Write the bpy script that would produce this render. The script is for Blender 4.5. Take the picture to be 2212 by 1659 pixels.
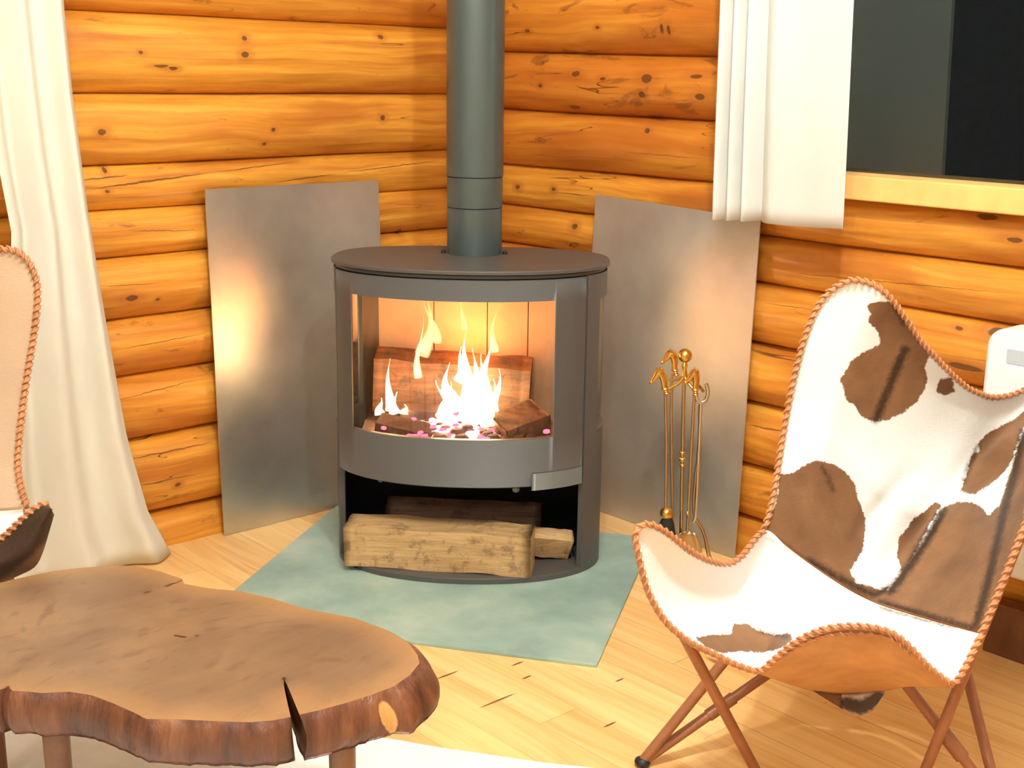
import bpy, math, random
from mathutils import Vector, Matrix, noise
random.seed(7)
C = bpy.context.scene
COL = C.collection
for o in list(bpy.data.objects): bpy.data.objects.remove(o)

# ---------------------------------------------------------------- camera
F = 2800.0; CW, CH = 2212.0, 1659.0; CAM = Vector((0, 0, 1.1))
RGT = Vector((0.7426681837, -0.6695379954, 0.0127609419))
DWN = Vector((-0.1495523055, -0.1844014818, -0.9714063009))
FWD = Vector((0.6527465640, 0.7195241249, -0.2370800644))
cam = bpy.data.cameras.new('camera'); co = bpy.data.objects.new('camera', cam); COL.objects.link(co)
cam.sensor_fit = 'HORIZONTAL'; cam.sensor_width = 36; cam.lens = 36 * F / CW; cam.clip_start = .02
m = Matrix((RGT, -DWN, -FWD)).transposed().to_4x4(); m.translation = CAM; co.matrix_world = m
C.camera = co
# ---------------------------------------------------------------- look
C.view_settings.view_transform = 'Standard'; C.view_settings.look = 'None'
C.view_settings.gamma = 1; C.view_settings.use_curve_mapping = False
C.view_settings.exposure = 1.55
w = bpy.data.worlds.new('world'); C.world = w; w.use_nodes = True
w.node_tree.nodes['Background'].inputs[0].default_value = (0.01, 0.013, 0.02, 1)
w.node_tree.nodes['Background'].inputs[1].default_value = 0.15
# lamps are mesh bulbs in fittings at the ceiling, made in ceiling_lamp() below
LAMPS = [((0.95, 0.66), 2.20, 330.0), ((0.66, 0.78), 2.20, 185.0), ((-0.75, -0.35), 2.25, 165.0), ((-1.1, 1.0), 2.25, 50.0)]  # third entry is an added fill behind the camera, no known lamp
FIRE_W = 0.5

def pix(u, v, d):            # a point seen at (u, v), d metres deep along the view axis
    return CAM + (RGT * ((u - CW/2)/F) + DWN * ((v - CH/2)/F) + FWD) * d
def proj(p):
    q = Vector(p) - CAM; z = q.dot(FWD); return (CW/2 + F*q.dot(RGT)/z, CH/2 + F*q.dot(DWN)/z)
def pax(u, v, ax, val):      # where the line of sight meets a wall or floor plane
    d = pix(u, v, 1) - CAM; return CAM + d * ((val - CAM[ax]) / d[ax])

# ---------------------------------------------------------------- helpers
class MB:
    def __init__(s): s.v = []; s.f = []; s.m = []; s.at = {}
    def add(s, vs, fs, mi=0):
        b = len(s.v); s.v += [Vector(v) for v in vs]; s.f += [tuple(i + b for i in f) for f in fs]; s.m += [mi]*len(fs)
    def box(s, a, b, mi=0):
        x0, y0, z0 = a; x1, y1, z1 = b
        s.add([(x0,y0,z0),(x1,y0,z0),(x1,y1,z0),(x0,y1,z0),(x0,y0,z1),(x1,y0,z1),(x1,y1,z1),(x0,y1,z1)],
              [(3,2,1,0),(4,5,6,7),(0,1,5,4),(1,2,6,5),(2,3,7,6),(3,0,4,7)], mi)
    def tube(s, pts, r, n=12, caps=True, mi=0, flat=None):
        pts = [Vector(p) for p in pts]; N = len(pts)
        rr = list(r) if hasattr(r, '__len__') else [r]*N
        T = [((pts[min(i+1,N-1)] - pts[max(i-1,0)]).normalized()) for i in range(N)]
        up = Vector((0,0,1)) if abs(T[0].z) < .9 else Vector((1,0,0))
        a = (up - T[0]*up.dot(T[0])).normalized(); vs = []; fs = []
        for i in range(N):
            a = (a - T[i]*a.dot(T[i])).normalized(); b = T[i].cross(a)
            for k in range(n):
                t = 2*math.pi*k/n; fx = 1 if not flat else flat
                vs.append(pts[i] + (a*math.cos(t) + b*math.sin(t)*fx)*rr[i])
        for i in range(N-1):
            for k in range(n):
                k2 = (k+1) % n; fs.append((i*n+k, i*n+k2, (i+1)*n+k2, (i+1)*n+k))
        if caps: fs.append(tuple(range(n-1,-1,-1))); fs.append(tuple((N-1)*n+k for k in range(n)))
        s.add(vs, fs, mi)
    def lathe(s, prof, o=(0,0,0), n=32, mi=0):
        o = Vector(o); vs = []; fs = []; N = len(prof)
        for r, z in prof:
            for k in range(n):
                t = 2*math.pi*k/n; vs.append(o + Vector((r*math.cos(t), r*math.sin(t), z)))
        for i in range(N-1):
            for k in range(n):
                k2 = (k+1) % n; fs.append((i*n+k, i*n+k2, (i+1)*n+k2, (i+1)*n+k))
        fs.append(tuple(range(n-1,-1,-1))); fs.append(tuple((N-1)*n+k for k in range(n)))
        s.add(vs, fs, mi)
    def sphere(s, c, r, n=16, mi=0, sc=(1,1,1)):
        c = Vector(c); vs = []; fs = []
        for i in range(n//2+1):
            p = math.pi*i/(n//2)
            for k in range(n):
                t = 2*math.pi*k/n; vs.append(c + Vector((r*sc[0]*math.sin(p)*math.cos(t), r*sc[1]*math.sin(p)*math.sin(t), r*sc[2]*math.cos(p))))
        for i in range(n//2):
            for k in range(n):
                k2 = (k+1)%n; fs.append((i*n+k2, i*n+k, (i+1)*n+k, (i+1)*n+k2))
        s.add(vs, fs, mi)
    def prism(s, pts, z0, z1, mi=0, top=None):
        n = len(pts); tp = top or pts
        s.add([(p[0],p[1],z0) for p in pts] + [(p[0],p[1],z1) for p in tp],
              [tuple(range(n-1,-1,-1)), tuple(range(n,2*n))] + [(i,(i+1)%n,(i+1)%n+n,i+n) for i in range(n)], mi)
    def grid(s, rows, mi=0):
        R = len(rows); K = len(rows[0]); vs = [p for r in rows for p in r]
        s.add(vs, [(i*K+j, i*K+j+1, (i+1)*K+j+1, (i+1)*K+j) for i in range(R-1) for j in range(K-1)], mi)
    def build(s, name, mats, parent=None, smooth=True, bevel=0, solid=0, sub=0, ang=35, solid_mat=0, soff=-1):
        me = bpy.data.meshes.new(name); me.from_pydata(s.v, [], s.f); me.update()
        for mt in (mats if isinstance(mats, (list, tuple)) else [mats]): me.materials.append(mt)
        me.polygons.foreach_set('material_index', s.m)
        for k, vals in s.at.items():
            a = me.attributes.new(k, 'FLOAT', 'POINT'); a.data.foreach_set('value', vals)
        o = bpy.data.objects.new(name, me); COL.objects.link(o)
        if smooth:
            me.polygons.foreach_set('use_smooth', [True]*len(me.polygons))
            me.set_sharp_from_angle(angle=math.radians(ang))
        if solid:
            md = o.modifiers.new('solid', 'SOLIDIFY'); md.thickness = solid; md.offset = soff
            md.material_offset = solid_mat; md.material_offset_rim = solid_mat
        if bevel:
            md = o.modifiers.new('bevel', 'BEVEL'); md.width = bevel; md.segments = 2; md.limit_method = 'ANGLE'; md.angle_limit = math.radians(40)
        if sub: md = o.modifiers.new('sub', 'SUBSURF'); md.levels = md.render_levels = sub
        if parent: o.parent = parent; o.matrix_parent_inverse = parent.matrix_world.inverted()
        return o
def thing(name, label, cat, loc=(0,0,0), group=None):
    o = bpy.data.objects.new(name, None); COL.objects.link(o); o.location = loc; o.empty_display_size = .05
    o.matrix_world = Matrix.Translation(loc)
    return tag(o, label, cat, group)
def tag(o, label, cat, group=None, kind=None):
    o['label'] = label; o['category'] = cat
    if group: o['group'] = group
    if kind: o['kind'] = kind
    return o
def struct(o): o['kind'] = 'structure'; return o
def catmull(pts, n):          # smooth curve through points, n samples
    P = [Vector(p) for p in pts]; P = [P[0]*2 - P[1]] + P + [P[-1]*2 - P[-2]]; out = []; S = len(P) - 3
    for i in range(n):
        t = S*i/(n-1); k = min(int(t), S-1); t -= k; a, b, c, d = P[k:k+4]
        out.append(.5*((2*b) + (c-a)*t + (2*a-5*b+4*c-d)*t*t + (3*b-a-3*c+d)*t**3))
    return out
def lin(pts, n):              # resample a polyline by arc length
    P = [Vector(p) for p in pts]; L = [0]
    for i in range(1, len(P)): L.append(L[-1] + (P[i]-P[i-1]).length)
    out = []
    for i in range(n):
        s = L[-1]*i/(n-1); k = 0
        while k < len(P)-2 and L[k+1] < s: k += 1
        f = (s-L[k])/max(1e-9, L[k+1]-L[k]); out.append(P[k].lerp(P[k+1], min(1, max(0, f))))
    return out
def smoothcurve(pts, n): return lin(catmull(pts, len(pts)*12), n)
def interp(x, xs, ys):
    if x <= xs[0]: return ys[0]
    for i in range(1, len(xs)):
        if x <= xs[i]: return ys[i-1] + (ys[i]-ys[i-1])*(x-xs[i-1])/(xs[i]-xs[i-1])
    return ys[-1]
def nz(x, y=0, z=0): return noise.noise(Vector((x, y, z)))

# ---------------------------------------------------------------- materials
class NT:
    def __init__(s, name):
        s.mat = bpy.data.materials.new(name); s.mat.use_nodes = True; s.t = s.mat.node_tree; s.n = s.t.nodes; s.n.clear()
        s.out = s.n.new('ShaderNodeOutputMaterial')
    def N(s, ty, ins=None, **kw):
        n = s.n.new('ShaderNode' + ty)
        for k, v in kw.items(): setattr(n, k, v)
        for k, v in (ins or {}).items():
            i = n.inputs[k]
            if isinstance(v, bpy.types.NodeSocket): s.t.links.new(v, i)
            else: i.default_value = v
        return n
    def math(s, op, a, b=0.0, c=None, clamp=False):
        ins = {0: a, 1: b}
        if c is not None: ins[2] = c
        return s.N('Math', ins, operation=op, use_clamp=clamp).outputs[0]
    def mix(s, f, a, b): 
        n = s.n.new('ShaderNodeMix'); n.data_type = 'RGBA'
        for i, v in ((0, f), (6, a), (7, b)):
            if isinstance(v, bpy.types.NodeSocket): s.t.links.new(v, n.inputs[i])
            else: n.inputs[i].default_value = v if i == 0 else (*v, 1)[:4]
        return n.outputs[2]
    def ramp(s, f, stops):
        n = s.N('ValToRGB', {0: f}); e = n.color_ramp.elements
        while len(e) < len(stops): e.new(.5)
        for el, (p, c) in zip(e, stops):
            el.position = p; el.color = (*c, 1) if len(c) == 3 else c
        return n.outputs[0]
    def coord(s, scale=(1,1,1), loc=(0,0,0), kind='Object', warp=0, rot=(0,0,0)):
        tc = s.N('TexCoord').outputs[kind]
        if warp:
            nn = s.N('TexNoise', {'Vector': tc, 'Scale': 3.0, 'Detail': 2.0}).outputs['Color']
            tc = s.N('VectorMath', {0: nn, 1: (warp, warp, warp), 2: tc}, operation='MULTIPLY_ADD').outputs[0]
        return s.N('Mapping', {'Vector': tc, 'Scale': scale, 'Location': loc, 'Rotation': rot}).outputs[0]
    def noise(s, vec, scale, detail=4.0, rough=.55, dist=0.0):
        return s.N('TexNoise', {'Vector': vec, 'Scale': scale, 'Detail': detail, 'Roughness': rough, 'Distortion': dist}).outputs['Fac']
    def attr(s, name): return s.N('Attribute', attribute_name=name).outputs['Fac']
    def pbsdf(s, **kw):
        n = s.N('BsdfPrincipled')
        for k, v in kw.items():
            i = n.inputs[k.replace('_', ' ')]
            if isinstance(v, bpy.types.NodeSocket): s.t.links.new(v, i)
            elif hasattr(v, '__len__') and len(v) == 3: i.default_value = (*v, 1)
            else: i.default_value = v
        return n
    def bump(s, h, strength=.3, dist=.01):
        return s.N('Bump', {'Height': h, 'Strength': strength, 'Distance': dist}).outputs[0]
    def done(s, sock):
        s.t.links.new(sock.outputs[0] if hasattr(sock, 'outputs') else sock, s.out.inputs[0]); return s.mat
def sstep(t, x, a, b): return t.N('MapRange', {0: x, 1: a, 2: b, 3: 0.0, 4: 1.0}, interpolation_type='SMOOTHSTEP').outputs[0]

def simple(name, col, rough=.5, metal=0, bumpscale=0, bstr=.2, var=0, **kw):
    t = NT(name); c = col
    if var:
        n = t.noise(t.coord(), 14, 5, .6); c = t.ramp(n, [(.3, tuple(x*(1-var) for x in col)), (.7, tuple(min(1, x*(1+var)) for x in col))])
    k = dict(Base_Color=c, Roughness=rough, Metallic=metal, **kw)
    if bumpscale: k['Normal'] = t.bump(t.noise(t.coord(), bumpscale, 4), bstr, .002)
    return t.done(t.pbsdf(**k))

def log_material(name, axis, knots, cracks):
    """oiled pine logs: grain runs along `axis` (0 = x, 1 = y)"""
    t = NT(name); sc = [14, 14, 60]; sc[axis] = 2.2
    lid = t.attr('log_number')
    off = t.N('CombineXYZ', {0: t.math('MULTIPLY', lid, 3.7), 1: t.math('MULTIPLY', lid, 2.9), 2: t.math('MULTIPLY', lid, 5.3)}).outputs[0]
    tc = t.N('TexCoord').outputs['Object']
    p = t.N('VectorMath', {0: tc, 1: off}, operation='ADD').outputs[0]
    wn = t.N('TexNoise', {'Vector': p, 'Scale': 2.5, 'Detail': 2.0}).outputs['Color']
    pw = t.N('VectorMath', {0: wn, 1: (.07, .07, .05), 2: p}, operation='MULTIPLY_ADD').outputs[0]
    def S(*a): return t.N('Mapping', {'Vector': pw, 'Scale': a}).outputs[0]
    grain = t.noise(S(*sc), 1.0, 5, .6)
    s2 = [5, 5, 9]; s2[axis] = 1.6
    cloud = t.noise(S(*s2), 1.0, 4, .55)
    s3 = [16, 16, 22]; s3[axis] = 7
    spots = t.noise(S(*s3), 1.0, 5, .62, .6)
    col = t.ramp(grain, [(.25, (.46, .145, .014)), (.5, (.72, .305, .034)), (.75, (.90, .47, .068))])
    col = t.mix(t.math('MULTIPLY', sstep(t, cloud, .46, .66), .7), col, (.40, .105, .012))
    tone = t.attr('log_tone')                     # 0 pale honey .. 1 redder, more stained log
    col = t.mix(t.math('MULTIPLY', tone, .6), col, (.50, .125, .014))
    th = t.math('MULTIPLY_ADD', tone, -.10, .66)
    bl = t.N('MapRange', {0: spots, 1: th, 2: t.math('ADD', th, .07), 3: 0.0, 4: .65}).outputs[0]
    col = t.mix(bl, col, (.20, .055, .015))
    # fine checks along the grain
    s4 = [1, 1, 26]; s4[axis] = 1.1
    ch = t.noise(S(*s4), 1.0, 2, .5)
    ln = t.math('ABSOLUTE', t.math('SUBTRACT', ch, .53))
    gate = sstep(t, t.noise(S(*[3,3,3]), 1.0, 1), .52, .6)
    ck = t.math('MULTIPLY', t.math('SUBTRACT', 1.0, sstep(t, ln, .0010, .0035)), gate)
    ck = t.math('MULTIPLY', ck, .75)
    # knots and long open cracks at their places on the wall
    sep = t.N('SeparateXYZ', {0: tc}); h = sep.outputs[axis]; z = sep.outputs[2]
    wob = t.math('MULTIPLY', t.math('SUBTRACT', t.noise(tc, 40, 2), .5), .006)
    kn = 0.0; halo = 0.0
    for (a, b, ra, rb) in knots:
        e = t.math('SQRT', t.math('ADD', t.math('POWER', t.math('DIVIDE', t.math('ADD', t.math('SUBTRACT', h, a), wob), ra), 2.0),
                                  t.math('POWER', t.math('DIVIDE', t.math('ADD', t.math('SUBTRACT', z, b), wob), rb), 2.0)))
        kn = t.math('MAXIMUM', kn, t.math('SUBTRACT', 1.0, sstep(t, e, .75, 1.1)))
        halo = t.math('MAXIMUM', halo, t.math('SUBTRACT', 1.0, sstep(t, e, 1.2, 3.4)))
    for (a0, b0, a1, b1, wd) in cracks:
        tt = t.N('MapRange', {0: h, 1: a0, 2: a1, 3: 0.0, 4: 1.0}, clamp=False).outputs[0]
        zz = t.math('ADD', t.math('MULTIPLY_ADD', tt, b1-b0, b0), wob)
        d = t.math('ABSOLUTE', t.math('SUBTRACT', z, zz))
        wdt = t.math('MULTIPLY', t.math('MULTIPLY', tt, t.math('SUBTRACT', 1.0, tt)), 4*wd, clamp=True)
        kn = t.math('MAXIMUM', kn, t.math('LESS_THAN', d, wdt))
    col = t.mix(t.math('MULTIPLY', halo, .5), col, (.42, .12, .02))
    dk = t.math('MAXIMUM', ck, t.math('MULTIPLY', kn, .72))
    col = t.mix(dk, col, (.045, .014, .006))
    hgt = t.math('SUBTRACT', t.math('MULTIPLY', grain, .35), dk)
    hgt = t.math('ADD', hgt, t.math('MULTIPLY', spots, .5))
    return t.done(t.pbsdf(Base_Color=col, Roughness=.36, Normal=t.bump(hgt, .45, .004), Coat_Weight=.15, Coat_Roughness=.25))

def floor_material():
    t = NT('pine floorboards'); tc = t.N('TexCoord').outputs['Object']; sep = t.N('SeparateXYZ', {0: tc})
    W = .088
    q = t.math('DIVIDE', sep.outputs[0], W); idx = t.math('FLOOR', q); fr = t.math('FRACT', q)
    rnd = t.N('TexWhiteNoise', {'W': idx}, noise_dimensions='1D').outputs['Value']
    q2 = t.math('ADD', t.math('DIVIDE', sep.outputs[1], 1.5), t.math('MULTIPLY', rnd, 7.0)); i2 = t.math('FLOOR', q2)
    rn2 = t.N('TexWhiteNoise', {'Vector': t.N('CombineXYZ', {0: idx, 1: i2}).outputs[0]}).outputs['Value']
    p = t.N('CombineXYZ', {0: sep.outputs[0], 1: sep.outputs[1], 2: t.math('MULTIPLY', rn2, 30.0)}).outputs[0]
    wn = t.N('TexNoise', {'Vector': p, 'Scale': 2.0, 'Detail': 1.0}).outputs['Color']
    p = t.N('VectorMath', {0: wn, 1: (.05, .05, .0), 2: p}, operation='MULTIPLY_ADD').outputs[0]
    g = t.noise(t.N('Mapping', {'Vector': p, 'Scale': (45, 2.2, 1)}).outputs[0], 1, 5, .6)
    col = t.ramp(g, [(.28, (.70, .38, .125)), (.5, (.86, .55, .22)), (.75, (.95, .68, .32))])
    col = t.mix(t.math('MULTIPLY', rn2, .38), col, (.64, .31, .085))
    vor = t.N('TexVoronoi', {'Vector': t.N('Mapping', {'Vector': p, 'Scale': (7, 2.6, 1)}).outputs[0], 'Scale': 1.0, 'Randomness': 1.0})
    k = t.math('SUBTRACT', 1.0, sstep(t, vor.outputs['Distance'], .045, .085))
    kr = t.math('GREATER_THAN', t.N('SeparateXYZ', {0: vor.outputs['Color']}).outputs[0], .6)
    k = t.math('MULTIPLY', k, kr)
    col = t.mix(t.math('MULTIPLY', k, .85), col, (.22, .07, .02))
    seam = t.math('GREATER_THAN', t.math('ABSOLUTE', t.math('SUBTRACT', fr, .5)), .491)
    e2 = t.math('GREATER_THAN', t.math('ABSOLUTE', t.math('SUBTRACT', t.math('FRACT', q2), .5)), .4993)
    sm = t.math('MULTIPLY', t.math('MAXIMUM', seam, e2), t.math('MULTIPLY_ADD', rn2, .5, .15))
    # short gouges in the boards in front of the hearth
    dk = 0.0
    for (x0, y0, x1, y1) in GOUGES:
        mx, my = (x0+x1)/2, (y0+y1)/2; L = math.hypot(x1-x0, y1-y0)/2; a = math.atan2(y1-y0, x1-x0)
        vx = t.N('Mapping', {'Vector': t.N('VectorMath', {0: tc, 1: (mx, my, 0)}, operation='SUBTRACT').outputs[0], 'Rotation': (0,0,-a), 'Scale': (1/L, 1/.0030, 0)}).outputs[0]
        e = t.N('VectorMath', {0: vx}, operation='LENGTH').outputs['Value']
        dk = t.math('MAXIMUM', dk, t.math('SUBTRACT', 1.0, sstep(t, e, .6, 1.05)))
    col = t.mix(t.math('MAXIMUM', t.math('MULTIPLY', dk, .9), sm), col, (.10, .035, .01))
    h = t.math('SUBTRACT', t.math('MULTIPLY', g, .2), t.math('MAXIMUM', sm, dk))
    return t.done(t.pbsdf(Base_Color=col, Roughness=.30, Normal=t.bump(h, .25, .002)))
GOUGES = [tuple(pax(a, b, 2, 0)[:2]) + tuple(pax(c, d, 2, 0)[:2]) for a, b, c, d in
          ((1036,1493,1116,1534), (941,1446,990,1471), (1104,1427,1132,1440), (1126,1458,1150,1468), (1300,1557,1335,1573), (1327,1464,1350,1474))]

def steel_panel_material(dr=0.0):
    t = NT('brushed zinc sheet')
    n = t.noise(t.coord((3, 3, 3)), 2.2, 4, .6); n2 = t.noise(t.coord(), 160, 2)
    col = t.ramp(n, [(.3, (.55, .54, .51)), (.7, (.68, .66, .62))])
    r = t.math('MULTIPLY_ADD', n, .12, .30+dr)
    return t.done(t.pbsdf(Base_Color=col, Roughness=r, Metallic=.9, Normal=t.bump(n2, .04, .001)))
def slate_material():
    t = NT('slate'); n = t.noise(t.coord(warp=.1), 5, 6, .6); n2 = t.noise(t.coord(), 60, 3)
    col = t.ramp(n, [(.32, (.20, .30, .27)), (.5, (.30, .42, .355)), (.68, (.44, .53, .44))])
    return t.done(t.pbsdf(Base_Color=col, Roughness=.42, Normal=t.bump(t.math('ADD', n, t.math('MULTIPLY', n2, .2)), .12, .004)))
def hide_material(name, base=(.88, .87, .84)):
    t = NT(name)
    p = t.coord((1, 1, 1)); n1 = t.noise(p, 110, 4, .7); n2 = t.noise(t.coord((90, 90, 500)), 1, 3, .6); n3 = t.noise(p, 9, 3)
    def msk(a, wd=.5):
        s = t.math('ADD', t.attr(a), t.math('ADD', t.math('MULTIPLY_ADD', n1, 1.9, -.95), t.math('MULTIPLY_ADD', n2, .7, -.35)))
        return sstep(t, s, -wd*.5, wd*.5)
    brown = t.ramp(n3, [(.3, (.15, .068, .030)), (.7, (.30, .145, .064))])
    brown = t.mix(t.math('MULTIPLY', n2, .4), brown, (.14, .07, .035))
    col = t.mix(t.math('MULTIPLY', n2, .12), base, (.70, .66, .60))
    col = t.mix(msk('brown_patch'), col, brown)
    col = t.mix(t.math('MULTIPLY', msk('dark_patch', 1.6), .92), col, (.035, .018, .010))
    return t.done(t.pbsdf(Base_Color=col, Roughness=.55, Normal=t.bump(t.math('ADD', n2, n1), .35, .002), Specular_IOR_Level=.25))
def suede_material():
    t = NT('tan suede'); n = t.noise(t.coord(), 12, 5, .65)
    col = t.ramp(n, [(.3, (.42, .19, .07)), (.7, (.62, .32, .13))])
    return t.done(t.pbsdf(Base_Color=col, Roughness=.6, Normal=t.bump(t.noise(t.coord(), 90, 4), .2, .002)))
def slab_material(top):
    t = NT('slab top' if top else 'slab bark edge')
    p = t.coord(warp=.06)
    if top:
        d = t.N('VectorMath', {0: t.N('Mapping', {'Vector': p, 'Location': (-.82, -1.55, 0), 'Scale': (1.0, .62, 0)}).outputs[0]}, operation='LENGTH').outputs['Value']
        rings = t.noise(t.N('CombineXYZ', {0: t.math('MULTIPLY', d, 60.0), 1: 0.0, 2: 0.0}).outputs[0], 1.2, 3)
        n = t.noise(p, 6, 6, .6); n2 = t.noise(t.coord((20, 45, 20), warp=.3), 1, 4)
        col = t.ramp(n, [(.32, (.070, .036, .020)), (.5, (.135, .075, .040)), (.66, (.235, .135, .072))])
        col = t.mix(t.math('MULTIPLY', rings, .35), col, (.46, .24, .10))
        col = t.mix(t.math('MULTIPLY', sstep(t, n2, .54, .68), .6), col, (.10, .045, .022))
        col = t.mix(t.math('MULTIPLY', t.noise(t.coord((7, 11, 7), warp=.4), 1, 6, .7), .45), col, (.25, .16, .105))
        edge = t.attr('rim'); col = t.mix(t.math('MULTIPLY', edge, .5), col, (.42, .21, .075))
        dk = t.attr('check'); col = t.mix(sstep(t, t.math('ADD', dk, t.math('MULTIPLY_ADD', n2, .5, -.25)), .45, .75), col, (.03, .012, .006))
        return t.done(t.pbsdf(Base_Color=col, Roughness=.38, Normal=t.bump(t.math('ADD', n, t.math('MULTIPLY', n2, .5)), .12, .003)))
    n = t.noise(t.N('Mapping', {'Vector': p, 'Scale': (26, 26, 5)}).outputs[0], 1, 5, .6); n2 = t.noise(p, 9, 4)
    col = t.ramp(n, [(.3, (.055, .018, .010)), (.5, (.15, .050, .022)), (.72, (.27, .105, .045))])
    pale = t.attr('pale'); col = t.mix(sstep(t, t.math('ADD', pale, t.math('MULTIPLY_ADD', n2, .8, -.4)), .4, .6), col, (.62, .33, .11))
    return t.done(t.pbsdf(Base_Color=col, Roughness=.42, Normal=t.bump(n, .7, .012)))
def splitwood_material(name, c0, c1, axis):
    t = NT(name); sc = [40, 40, 40]
    n = t.noise(t.N('Mapping', {'Vector': t.N('Mapping', {'Vector': t.coord(warp=.03), 'Rotation': (0, 0, math.radians(45))}).outputs[0], 'Scale': (5, 60, 60)}).outputs[0], 1, 6, .7)
    n2 = t.noise(t.coord(), 30, 5, .7)
    col = t.ramp(n, [(.3, c0), (.7, c1)])
    col = t.mix(t.math('MULTIPLY', sstep(t, n2, .5, .66), .7), col, tuple(x*.45 for x in c0))
    return t.done(t.pbsdf(Base_Color=col, Roughness=.6, Normal=t.bump(n, .6, .005)))
def fabric_material(name, col, transl=.35):
    t = NT(name); n = t.noise(t.coord(), 700, 2); n2 = t.noise(t.coord(), 4, 3)
    c = t.ramp(n2, [(.3, tuple(x*.95 for x in col)), (.7, col)])
    b = t.pbsdf(Base_Color=c, Roughness=.85, Normal=t.bump(n, .12, .001), Specular_IOR_Level=.15)
    tr = t.N('BsdfTranslucent', {'Color': c}); mx = t.N('MixShader', {0: transl, 1: b.outputs[0], 2: tr.outputs[0]})
    return t.done(mx.outputs[0])
def glass_material(name, tint=(1,1,1), refl=1.0, rough=.0):
    t = NT(name); fr = t.N('Fresnel', {'IOR': 1.5}).outputs[0]
    tr = t.N('BsdfTransparent', {'Color': (*tint, 1)}); gl = t.N('BsdfGlossy', {'Roughness': rough, 'Color': (.9, .95, .93, 1)})
    return t.done(t.N('MixShader', {0: t.math('MULTIPLY', fr, refl), 1: tr.outputs[0], 2: gl.outputs[0]}).outputs[0])
def emis(name, col, st):
    t = NT(name); return t.done(t.N('Emission', {'Color': (*col, 1), 'Strength': st}))
def flame_material(name, col, st, dens=1.0):
    t = NT(name); lw = t.N('LayerWeight', {'Blend': .5}).outputs['Facing']
    sep = t.N('SeparateXYZ', {0: t.N('TexCoord').outputs['Generated']}); z = sep.outputs[2]
    n = t.noise(t.N('Mapping', {'Vector': t.N('TexCoord').outputs['Object'], 'Scale': (50, 50, 12)}).outputs[0], 1, 3)
    a = t.math('POWER', t.math('SUBTRACT', 1.0, lw), 1.6)
    a = t.math('MULTIPLY', a, t.math('MULTIPLY_ADD', n, 1.4, .1), clamp=True)
    a = t.math('MULTIPLY', a, t.math('MULTIPLY', t.math('SUBTRACT', 1.05, z), dens), clamp=True)
    c = t.mix(z, (1.0, .80, .42), col)
    em = t.N('Emission', {'Color': c, 'Strength': st}); tr = t.N('BsdfTransparent')
    return t.done(t.N('MixShader', {0: a, 1: tr.outputs[0], 2: em.outputs[0]}).outputs[0])

M = {}
M['floor'] = floor_material()
M['steel'] = steel_panel_material(); M['steel_dull'] = steel_panel_material(.16)
M['slate'] = slate_material()
M['stove'] = simple('matt dark stove paint', (.078, .072, .066), .42, 0, 260, .06)
M['flue'] = simple('dark grey flue enamel', (.10, .125, .118), .30, .5, 200, .04)
M['handle'] = simple('brushed grey handle', (.17, .175, .16), .38, .6)
M['niche'] = simple('black niche steel', (.010, .010, .012), .5)
M['brick'] = simple('pale firebrick', (.66, .50, .36), .85, 0, 40, .3, .12)
M['ash'] = simple('grey ash', (.30, .22, .18), .9, 0, 60, .8, .3)
M['char'] = simple('charred wood', (.075, .035, .024), .8, 0, 45, .9, .4)
M['charlog'] = splitwood_material('scorched log', (.07, .03, .018), (.24, .11, .06), 0)
M['ember'] = emis('glowing embers', (1.0, .16, .26), .75)
M['ember2'] = emis('white hot embers', (1.0, .62, .60), 5.0)
M['flame'] = flame_material('flame', (1.0, .50, .12), 9.0, 1.5)
M['flame_faint'] = flame_material('faint flame', (1.0, .45, .10), 1.3, .6)
M['glass'] = glass_material('stove glass', (1, .97, .95), .8)
M['pane'] = glass_material('window glass', (.9, .95, .93), 1.5)
M['log_pale'] = splitwood_material('split firewood', (.42, .23, .09), (.68, .44, .20), 0)
M['log_dark'] = splitwood_material('dark firewood', (.10, .055, .035), (.21, .115, .07), 0)
M['brass'] = simple('aged brass', (.72, .46, .12), .27, 1, 60, .1, .12)
M['brass_dull'] = simple('dull brass rod', (.50, .38, .22), .3, 1)
M['silver'] = simple('worn steel rod', (.62, .60, .52), .28, 1)
M['bristle'] = simple('black bristles', (.012, .010, .010), .8)
M['hide'] = hide_material('cowhide')
M['hide_tan'] = hide_material('tan hide', (.62, .42, .27))
M['suede'] = suede_material()
M['lace'] = simple('tan leather lacing', (.50, .21, .085), .5, 0, 80, .2, .2)
M['rod'] = simple('leather wrapped rod', (.34, .125, .050), .40, 0, 120, .25, .2)
M['curtain'] = fabric_material('cream cotton', (.88, .85, .74), .22)
M['curtain_w'] = fabric_material('white cotton', (.95, .95, .91), .4)
M['heater'] = simple('white enamel', (.86, .87, .88), .35)
M['heater_grey'] = simple('pale grey grille', (.50, .55, .60), .5)
M['rug'] = simple('cream wool', (.86, .87, .82), .95, 0, 220, .9, .06)
M['sill'] = simple('planed pine board', (.93, .52, .17), .4, 0, 30, .1, .12)
M['frame'] = simple('dark window frame', (.05, .055, .05), .4)
M['plaster'] = simple('off white plaster', (.60, .57, .52), .9, 0, 30, .1, .04)
M['ceil'] = simple('white ceiling', (.75, .72, .66), .9)
M['kerb'] = simple('board with painted shade', (.16, .06, .02), .5, 0, 30, .1, .2)
M['slab'] = slab_material(True); M['bark'] = slab_material(False)
M['leg'] = simple('turned table leg', (.20, .085, .035), .4, 0, 50, .2, .25)
M['bulb'] = None
M['bolt'] = simple('dark bolt', (.01, .01, .01), .5)

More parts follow.
